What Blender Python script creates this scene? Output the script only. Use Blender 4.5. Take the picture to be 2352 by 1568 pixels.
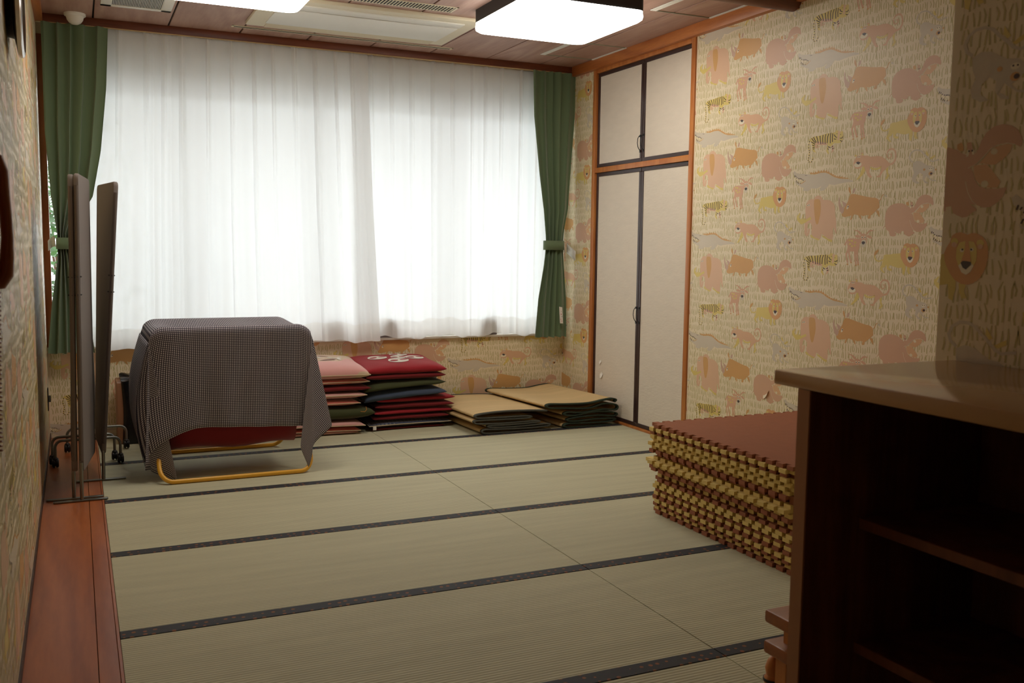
import bpy, bmesh, math, random
from mathutils import Vector, Matrix
random.seed(7)
C = bpy.context.scene.collection
for o in list(bpy.data.objects): bpy.data.objects.remove(o)
PI = math.pi

# ---------------------------------------------------------------- camera
cx, cy, cz = -0.0979892, -2.3754542, 1.3002737
yaw, pitch, roll = 0.4320052, 0.0977939, 0.0117594
fwd = Vector((math.sin(yaw)*math.cos(pitch), math.cos(yaw)*math.cos(pitch), -math.sin(pitch)))
rgt = Vector((math.cos(yaw), -math.sin(yaw), 0)); up = rgt.cross(fwd)
r2 = rgt*math.cos(roll)+up*math.sin(roll); u2 = -rgt*math.sin(roll)+up*math.cos(roll)
cam = bpy.data.cameras.new('camera'); camo = bpy.data.objects.new('camera', cam); C.objects.link(camo)
camo.matrix_world = Matrix(((r2.x,u2.x,-fwd.x,cx),(r2.y,u2.y,-fwd.y,cy),(r2.z,u2.z,-fwd.z,cz),(0,0,0,1)))
cam.sensor_width = 36; cam.lens = 2173.195*36/2352; cam.clip_start = 0.02
cam.dof.use_dof = True; cam.dof.focus_distance = 5.6; cam.dof.aperture_fstop = 7.5
bpy.context.scene.camera = camo

# ---------------------------------------------------------------- world, light, exposure
W = bpy.data.worlds.new('sky'); bpy.context.scene.world = W; W.use_nodes = True
bgn = W.node_tree.nodes['Background']; bgn.inputs[0].default_value = (0.93,0.96,1.0,1); bgn.inputs[1].default_value = 4.9
LAMP = 9.0
vs = bpy.context.scene.view_settings
vs.view_transform = 'Standard'; vs.look = 'None'; vs.exposure = 0.0; vs.gamma = 1; vs.use_curve_mapping = False

# ---------------------------------------------------------------- helpers
def srgb(r,g,b):
    f = lambda c: (c/12.92 if c <= .04045 else ((c+.055)/1.055)**2.4)
    return (f(r/255), f(g/255), f(b/255), 1)
MATS = {}
def mat(name, col, rough=.6, metal=0, spec=.5, noise=0, nscale=20, bump=0, bscale=80, stretch=None, emit=None, sheen=0):
    m = bpy.data.materials.new(name); m.use_nodes = True; N = m.node_tree.nodes; L = m.node_tree.links
    b = N['Principled BSDF']; b.inputs['Base Color'].default_value = col; b.inputs['Roughness'].default_value = rough
    b.inputs['Metallic'].default_value = metal; b.inputs['Specular IOR Level'].default_value = spec
    if sheen: b.inputs['Sheen Weight'].default_value = sheen
    if emit: b.inputs['Emission Color'].default_value = emit[0]; b.inputs['Emission Strength'].default_value = emit[1]
    if noise or bump:
        tc = N.new('ShaderNodeTexCoord'); mp = N.new('ShaderNodeMapping'); L.new(tc.outputs['Object'], mp.inputs[0])
        if stretch: mp.inputs['Scale'].default_value = stretch
    if noise:
        n = N.new('ShaderNodeTexNoise'); n.inputs['Scale'].default_value = nscale; n.inputs['Detail'].default_value = 4
        L.new(mp.outputs[0], n.inputs[0])
        r = N.new('ShaderNodeMapRange'); r.inputs[1].default_value = .3; r.inputs[2].default_value = .7
        r.inputs[3].default_value = 1-noise; r.inputs[4].default_value = 1+noise*.6; L.new(n.outputs['Fac'], r.inputs[0])
        x = N.new('ShaderNodeMix'); x.data_type = 'RGBA'; x.blend_type = 'MULTIPLY'; x.inputs[0].default_value = 1
        x.inputs[6].default_value = col; L.new(r.outputs[0], x.inputs[7]); L.new(x.outputs[2], b.inputs['Base Color'])
    if bump:
        n2 = N.new('ShaderNodeTexNoise'); n2.inputs['Scale'].default_value = bscale; L.new(mp.outputs[0], n2.inputs[0])
        bp = N.new('ShaderNodeBump'); bp.inputs['Strength'].default_value = bump; bp.inputs['Distance'].default_value = .005
        L.new(n2.outputs['Fac'], bp.inputs['Height']); L.new(bp.outputs[0], b.inputs['Normal'])
    MATS[name] = m
    return m
def wood(name, c1, c2, rough=.4, axis='y', scale=14, dist=6, spec=.5, off=(0,0,0)):
    m = mat(name, c1, rough, spec=spec); N = m.node_tree.nodes; L = m.node_tree.links; b = N['Principled BSDF']
    tc = N.new('ShaderNodeTexCoord'); mp = N.new('ShaderNodeMapping'); L.new(tc.outputs['Object'], mp.inputs[0])
    s = {'x':(.12,1,1),'y':(1,.12,1),'z':(1,1,.12)}[axis]; mp.inputs['Scale'].default_value = s; mp.inputs['Location'].default_value = off
    n = N.new('ShaderNodeTexNoise'); n.inputs['Scale'].default_value = scale*.25; n.inputs['Detail'].default_value = 2; L.new(mp.outputs[0], n.inputs[0])
    mu = N.new('ShaderNodeMath'); mu.operation = 'MULTIPLY'; mu.inputs[1].default_value = dist*4; L.new(n.outputs['Fac'], mu.inputs[0])
    si = N.new('ShaderNodeMath'); si.operation = 'SINE'
    fr = N.new('ShaderNodeMath'); fr.operation = 'MULTIPLY'; fr.inputs[1].default_value = 2.2; L.new(mu.outputs[0], fr.inputs[0]); L.new(fr.outputs[0], si.inputs[0])
    n3 = N.new('ShaderNodeTexNoise'); n3.inputs['Scale'].default_value = scale*6; n3.inputs['Detail'].default_value = 5; L.new(mp.outputs[0], n3.inputs[0])
    ad = N.new('ShaderNodeMath'); ad.operation = 'MULTIPLY_ADD'; ad.inputs[1].default_value = .22; ad.inputs[2].default_value = .3; L.new(si.outputs[0], ad.inputs[0])
    ad2 = N.new('ShaderNodeMath'); ad2.operation = 'MULTIPLY_ADD'; ad2.inputs[1].default_value = .9; L.new(n3.outputs['Fac'], ad2.inputs[0]); L.new(ad.outputs[0], ad2.inputs[2])
    cr = N.new('ShaderNodeMapRange'); cr.inputs[1].default_value = .35; cr.inputs[2].default_value = 1.15; L.new(ad2.outputs[0], cr.inputs[0])
    x = N.new('ShaderNodeMix'); x.data_type = 'RGBA'; x.inputs[6].default_value = c1; x.inputs[7].default_value = c2
    L.new(cr.outputs[0], x.inputs[0]); L.new(x.outputs[2], b.inputs['Base Color'])
    return m

class MB:
    def __init__(s): s.v=[]; s.f=[]; s.m=[]; s.uv={}; s.smooth=set(); s.mi=0
    def add(s, vs, fs, mi=None, smooth=False):
        o=len(s.v); s.v += [tuple(v) for v in vs]
        for f in fs:
            if smooth: s.smooth.add(len(s.f))
            s.f.append(tuple(i+o for i in f)); s.m.append(s.mi if mi is None else mi)
        return o
    def box(s, x0,x1,y0,y1,z0,z1, mi=None):
        vs=[(x,y,z) for z in (z0,z1) for y in (y0,y1) for x in (x0,x1)]
        s.add(vs, [(0,2,3,1),(4,5,7,6),(0,1,5,4),(2,6,7,3),(0,4,6,2),(1,3,7,5)], mi); return s
    def bbox(s, x0,x1,y0,y1,z0,z1, r=.004, seg=2, mi=None):
        b=bmesh.new(); bmesh.ops.create_cube(b, size=1)
        for v in b.verts: v.co=Vector(((x0+x1)/2+v.co.x*(x1-x0),(y0+y1)/2+v.co.y*(y1-y0),(z0+z1)/2+v.co.z*(z1-z0)))
        bmesh.ops.bevel(b, geom=b.edges[:], offset=r, segments=seg, profile=.5, affect='EDGES')
        s.add([v.co[:] for v in b.verts], [[v.index for v in f.verts] for f in b.faces], mi, True); b.free(); return s
    def tube(s, pts, r, n=10, mi=None, closed=False, cap=True, rs=None):
        P=[Vector(p) for p in pts]; k=len(P); ref=None; rings=[]
        for i in range(k):
            a=P[(i-1)%k] if closed or i>0 else P[0]; b=P[(i+1)%k] if closed or i<k-1 else P[-1]
            d=(b-a).normalized()
            if ref is None:
                ref = d.orthogonal().normalized()
            ref=(ref-d*ref.dot(d)).normalized(); bi=d.cross(ref); rr=rs[i] if rs else r
            rings.append([P[i]+(ref*math.cos(2*PI*j/n)+bi*math.sin(2*PI*j/n))*rr for j in range(n)])
        vs=[v for q in rings for v in q]; fs=[]
        for i in range(k if closed else k-1):
            i2=(i+1)%k
            for j in range(n): fs.append((i*n+j, i*n+(j+1)%n, i2*n+(j+1)%n, i2*n+j))
        if cap and not closed: fs.append(tuple(range(n-1,-1,-1))); fs.append(tuple((k-1)*n+j for j in range(n)))
        s.add(vs, fs, mi, True); return s
    def lathe(s, prof, c, n=24, mi=None, axis='z'):
        vs=[];fs=[]
        for (r,h) in prof:
            for j in range(n):
                a=2*PI*j/n; q=(r*math.cos(a), r*math.sin(a), h)
                if axis=='x': q=(h, r*math.cos(a), r*math.sin(a))
                if axis=='y': q=(r*math.cos(a), h, r*math.sin(a))
                vs.append((c[0]+q[0],c[1]+q[1],c[2]+q[2]))
        for i in range(len(prof)-1):
            for j in range(n): fs.append((i*n+j, i*n+(j+1)%n,(i+1)*n+(j+1)%n,(i+1)*n+j))
        fs.append(tuple(range(n))); fs.append(tuple((len(prof)-1)*n+j for j in range(n)))
        s.add(vs,fs,mi,True); return s
    def grid(s, fn, nu, nv, mi=None, uv=None, smooth=True):
        o=len(s.v)
        for i in range(nu+1):
            for j in range(nv+1):
                s.v.append(tuple(fn(i/nu, j/nv)))
                if uv: s.uv[o+i*(nv+1)+j]=uv(i/nu,j/nv)
        for i in range(nu):
            for j in range(nv):
                if smooth: s.smooth.add(len(s.f))
                a=o+i*(nv+1)+j; s.f.append((a,a+nv+1,a+nv+2,a+1)); s.m.append(s.mi if mi is None else mi)
        return s
    def build(s, name, mats, parent=None, origin=None, recalc=True, solid=0, subsurf=0, auto=None):
        if not isinstance(mats,(list,tuple)): mats=[mats]
        og = Vector(origin) if origin else (parent.get('_w') and Vector(parent['_w']) or Vector((0,0,0)) if parent else Vector((0,0,0)))
        me=bpy.data.meshes.new(name); me.from_pydata([(v[0]-og[0],v[1]-og[1],v[2]-og[2]) for v in s.v],[],s.f)
        for m in mats: me.materials.append(m)
        me.polygons.foreach_set('material_index', s.m)
        if s.smooth: me.polygons.foreach_set('use_smooth',[i in s.smooth for i in range(len(s.f))])
        if s.uv:
            ul=me.uv_layers.new(name='UV')
            for l in me.loops:
                if l.vertex_index in s.uv: ul.data[l.index].uv=s.uv[l.vertex_index]
        me.update(); me.validate()
        if recalc:
            b=bmesh.new(); b.from_mesh(me); bmesh.ops.recalc_face_normals(b, faces=b.faces); b.to_mesh(me); b.free()
        if s.smooth:
            try: me.set_sharp_from_angle(angle=math.radians(auto or 40))
            except Exception: pass
        o=bpy.data.objects.new(name, me); C.objects.link(o)
        o['_w']=tuple(og)
        if parent:
            o.parent=parent; pw=Vector(parent['_w']); o.location=og-pw
        else: o.location=og
        if subsurf: mm=o.modifiers.new('sub','SUBSURF'); mm.levels=subsurf; mm.render_levels=subsurf
        if solid: mm=o.modifiers.new('sol','SOLIDIFY'); mm.thickness=solid; mm.offset=0
        return o
def empty(name, loc, label, cat, group=None):
    o=bpy.data.objects.new(name,None); C.objects.link(o); o.location=loc; o['_w']=tuple(loc); o.empty_display_size=.1
    return tag(o,label,cat,group)
def tag(o,label=None,cat=None,group=None,kind=None):
    if label: o['label']=label
    if cat: o['category']=cat
    if group: o['group']=group
    if kind: o['kind']=kind
    return o
def struct(o,label,cat='structure'): return tag(o,label,cat,kind='structure')
def part_box(name, b, m, parent, r=0, label=None):
    q=MB(); (q.bbox(*b,r=r) if r else q.box(*b)); o=q.build(name,m,parent)
    if label: o['label']=label
    return o

# ---------------------------------------------------------------- materials
wp_cols = {'bg':(238,222,190),'gr':(192,178,112),'pk':(226,178,142),'or':(212,152,80),'mv':(202,160,138),'ye':(224,200,98),'gb':(208,196,176),
  'p2':(212,160,128),'c3':(224,170,120),'p1':(222,170,132),'dp':(218,162,128),'lg':(214,202,176),'mn':(219,154,92),'wh':(240,230,205),'dk':(72,44,38),'ns':(84,74,72)}
WK = list(wp_cols); WM = []
for k in WK:
    WM.append(mat('wallpaper_'+k, srgb(*[int(c+(b_-c)*(.22 if k not in ('dk','ns','bg') else 0)) for c,b_ in zip(wp_cols[k],wp_cols['bg'])]), .42, spec=.5, noise=.03, nscale=4))
wood_or = wood('orange_wood', srgb(196,122,62), srgb(164,90,40), .38, 'y', 14)
wood_orz = wood('orange_wood_upright', srgb(204,134,70), srgb(176,102,48), .38, 'z', 14)
wood_orx = wood('brown_wood_long', srgb(120,62,34), srgb(88,42,22), .4, 'x', 14)
wood_floor = wood('board_floor_wood', srgb(182,106,60), srgb(150,80,42), .3, 'y', 10)
ceil_m = wood('ceiling_wood', srgb(184,150,134), srgb(158,120,104), .5, 'y', 9, 7)
dark_frame = mat('dark_lacquer', srgb(62,42,38), .35)
fusuma = mat('closet_paper', srgb(226,214,196), .75, noise=.03, nscale=9, bump=.25, bscale=30, stretch=(1,1,3))
tatami = mat('tatami_rush', srgb(192,188,158), .7, spec=.3)
heri = mat('tatami_border', srgb(52,56,62), .7)
gapm = mat('gap_dark', srgb(40,28,20), .9)
white_pl = mat('white_plastic', srgb(232,230,220), .4)
cream_pl = mat('cream_plastic', srgb(222,212,184), .45)
black_pl = mat('black_plastic', srgb(22,22,24), .4)
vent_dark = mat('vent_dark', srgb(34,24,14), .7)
diffuser = mat('lamp_diffuser', srgb(245,244,238), .4, emit=((1,.945,.86,1), LAMP))
steel = mat('steel_tube', srgb(130,130,124), .3, .8)
grey_fab = mat('screen_fabric', srgb(122,113,108), .9, bump=.15, bscale=300)
screen_edge = mat('screen_edge', srgb(96,84,76), .6)
alu = mat('window_alu', srgb(225,225,222), .4, .3)
brownframe = mat('window_wood', srgb(150,80,40), .45)
yellow_tube = mat('yellow_tube', srgb(232,174,58), .3)
red_fab = mat('red_fabric', srgb(130,8,20), .85, sheen=.3)
plain = mat('plaster', srgb(200,180,150), .8)
green_cur = mat('green_curtain', srgb(98,119,86), .75, sheen=.4, bump=.1, bscale=400)
# tatami weave
def weave(m, period, depth):
    N=m.node_tree.nodes; L=m.node_tree.links; b=N['Principled BSDF']
    tc=N.new('ShaderNodeTexCoord'); sp=N.new('ShaderNodeSeparateXYZ'); L.new(tc.outputs['Object'],sp.inputs[0])
    mu=N.new('ShaderNodeMath'); mu.operation='MULTIPLY'; mu.inputs[1].default_value=2*PI/period; L.new(sp.outputs['Y'],mu.inputs[0])
    si=N.new('ShaderNodeMath'); si.operation='SINE'; L.new(mu.outputs[0],si.inputs[0])
    bp=N.new('ShaderNodeBump'); bp.inputs['Strength'].default_value=.6; bp.inputs['Distance'].default_value=depth; L.new(si.outputs[0],bp.inputs['Height']); L.new(bp.outputs[0],b.inputs['Normal'])
    n=N.new('ShaderNodeTexNoise'); n.inputs['Scale'].default_value=3; n.inputs['Detail'].default_value=6
    mp=N.new('ShaderNodeMapping'); mp.inputs['Scale'].default_value=(.5,6,1); L.new(tc.outputs['Object'],mp.inputs[0]); L.new(mp.outputs[0],n.inputs[0])
    col=b.inputs['Base Color'].default_value[:]
    a=N.new('ShaderNodeMath'); a.operation='MULTIPLY_ADD'; a.inputs[1].default_value=.06; a.inputs[2].default_value=0; L.new(si.outputs[0],a.inputs[0])
    s2=N.new('ShaderNodeMath'); s2.operation='MULTIPLY_ADD'; s2.inputs[1].default_value=.35; L.new(n.outputs['Fac'],s2.inputs[0]); s2.inputs[2].default_value=.82
    s3=N.new('ShaderNodeMath'); s3.operation='ADD'; L.new(s2.outputs[0],s3.inputs[0]); L.new(a.outputs[0],s3.inputs[1])
    x=N.new('ShaderNodeMix'); x.data_type='RGBA'; x.blend_type='MULTIPLY'; x.inputs[0].default_value=1; x.inputs[6].default_value=col
    L.new(s3.outputs[0],x.inputs[7]); L.new(x.outputs[2],b.inputs['Base Color'])
weave(tatami,.0155,.0012)
# tatami border: dark blue grey brocade with orange flecks
def brocade(m):
    N=m.node_tree.nodes; L=m.node_tree.links; b=N['Principled BSDF']
    tc=N.new('ShaderNodeTexCoord'); v=N.new('ShaderNodeTexVoronoi'); v.inputs['Scale'].default_value=30; v.inputs['Randomness'].default_value=.35; L.new(tc.outputs['Object'],v.inputs[0])
    lt=N.new('ShaderNodeMath'); lt.operation='LESS_THAN'; lt.inputs[1].default_value=.22; L.new(v.outputs['Distance'],lt.inputs[0])
    c=N.new('ShaderNodeMix'); c.data_type='RGBA'; c.inputs[6].default_value=srgb(50,52,58); c.inputs[7].default_value=srgb(150,92,50); L.new(lt.outputs[0],c.inputs[0])
    n=N.new('ShaderNodeTexNoise'); n.inputs['Scale'].default_value=60; L.new(tc.outputs['Object'],n.inputs[0])
    x=N.new('ShaderNodeMix'); x.data_type='RGBA'; x.blend_type='MULTIPLY'; x.inputs[0].default_value=.6; L.new(c.outputs[2],x.inputs[6]); L.new(n.outputs['Color'],x.inputs[7])
    L.new(x.outputs[2],b.inputs['Base Color'])
brocade(heri)
# sheer curtain: weave of transparent holes and translucent thread
def sheer(name, col, open_, trans=.75):
    m=bpy.data.materials.new(name); m.use_nodes=True; N=m.node_tree.nodes; L=m.node_tree.links
    for n in list(N): 
        if n.type!='OUTPUT_MATERIAL': N.remove(n)
    out=[n for n in N if n.type=='OUTPUT_MATERIAL'][0]
    t=N.new('ShaderNodeBsdfTransparent'); tr=N.new('ShaderNodeBsdfTranslucent'); d=N.new('ShaderNodeBsdfDiffuse')
    tr.inputs[0].default_value=col; d.inputs[0].default_value=col
    a=N.new('ShaderNodeMixShader'); a.inputs[0].default_value=trans; L.new(d.outputs[0],a.inputs[1]); L.new(tr.outputs[0],a.inputs[2])
    b=N.new('ShaderNodeMixShader'); b.inputs[0].default_value=open_; L.new(a.outputs[0],b.inputs[1]); L.new(t.outputs[0],b.inputs[2])
    L.new(b.outputs[0],out.inputs[0]); return m
sheer_m = sheer('sheer_fabric', (.93,.93,.93,1), .018, .52)
hem_m = sheer('sheer_hem', (.90,.89,.87,1), .012, .42)
glass = bpy.data.materials.new('window_glass'); glass.use_nodes=True
_N=glass.node_tree.nodes; _L=glass.node_tree.links; _N.remove(_N['Principled BSDF'])
_o=[n for n in _N if n.type=='OUTPUT_MATERIAL'][0]; _t=_N.new('ShaderNodeBsdfTransparent'); _g=_N.new('ShaderNodeBsdfGlossy'); _g.inputs['Roughness'].default_value=.02
_f=_N.new('ShaderNodeFresnel'); _f.inputs[0].default_value=1.45; _x=_N.new('ShaderNodeMixShader'); _t.inputs[0].default_value=(.94,.96,.95,1)
_L.new(_f.outputs[0],_x.inputs[0]); _L.new(_t.outputs[0],_x.inputs[1]); _L.new(_g.outputs[0],_x.inputs[2]); _L.new(_x.outputs[0],_o.inputs[0])

# ---------------------------------------------------------------- room numbers
XR=3.576; XL=-.286; D=4.59; ZC=2.742; YB=-3.4; PX=1.72; PY=-.795

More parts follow.
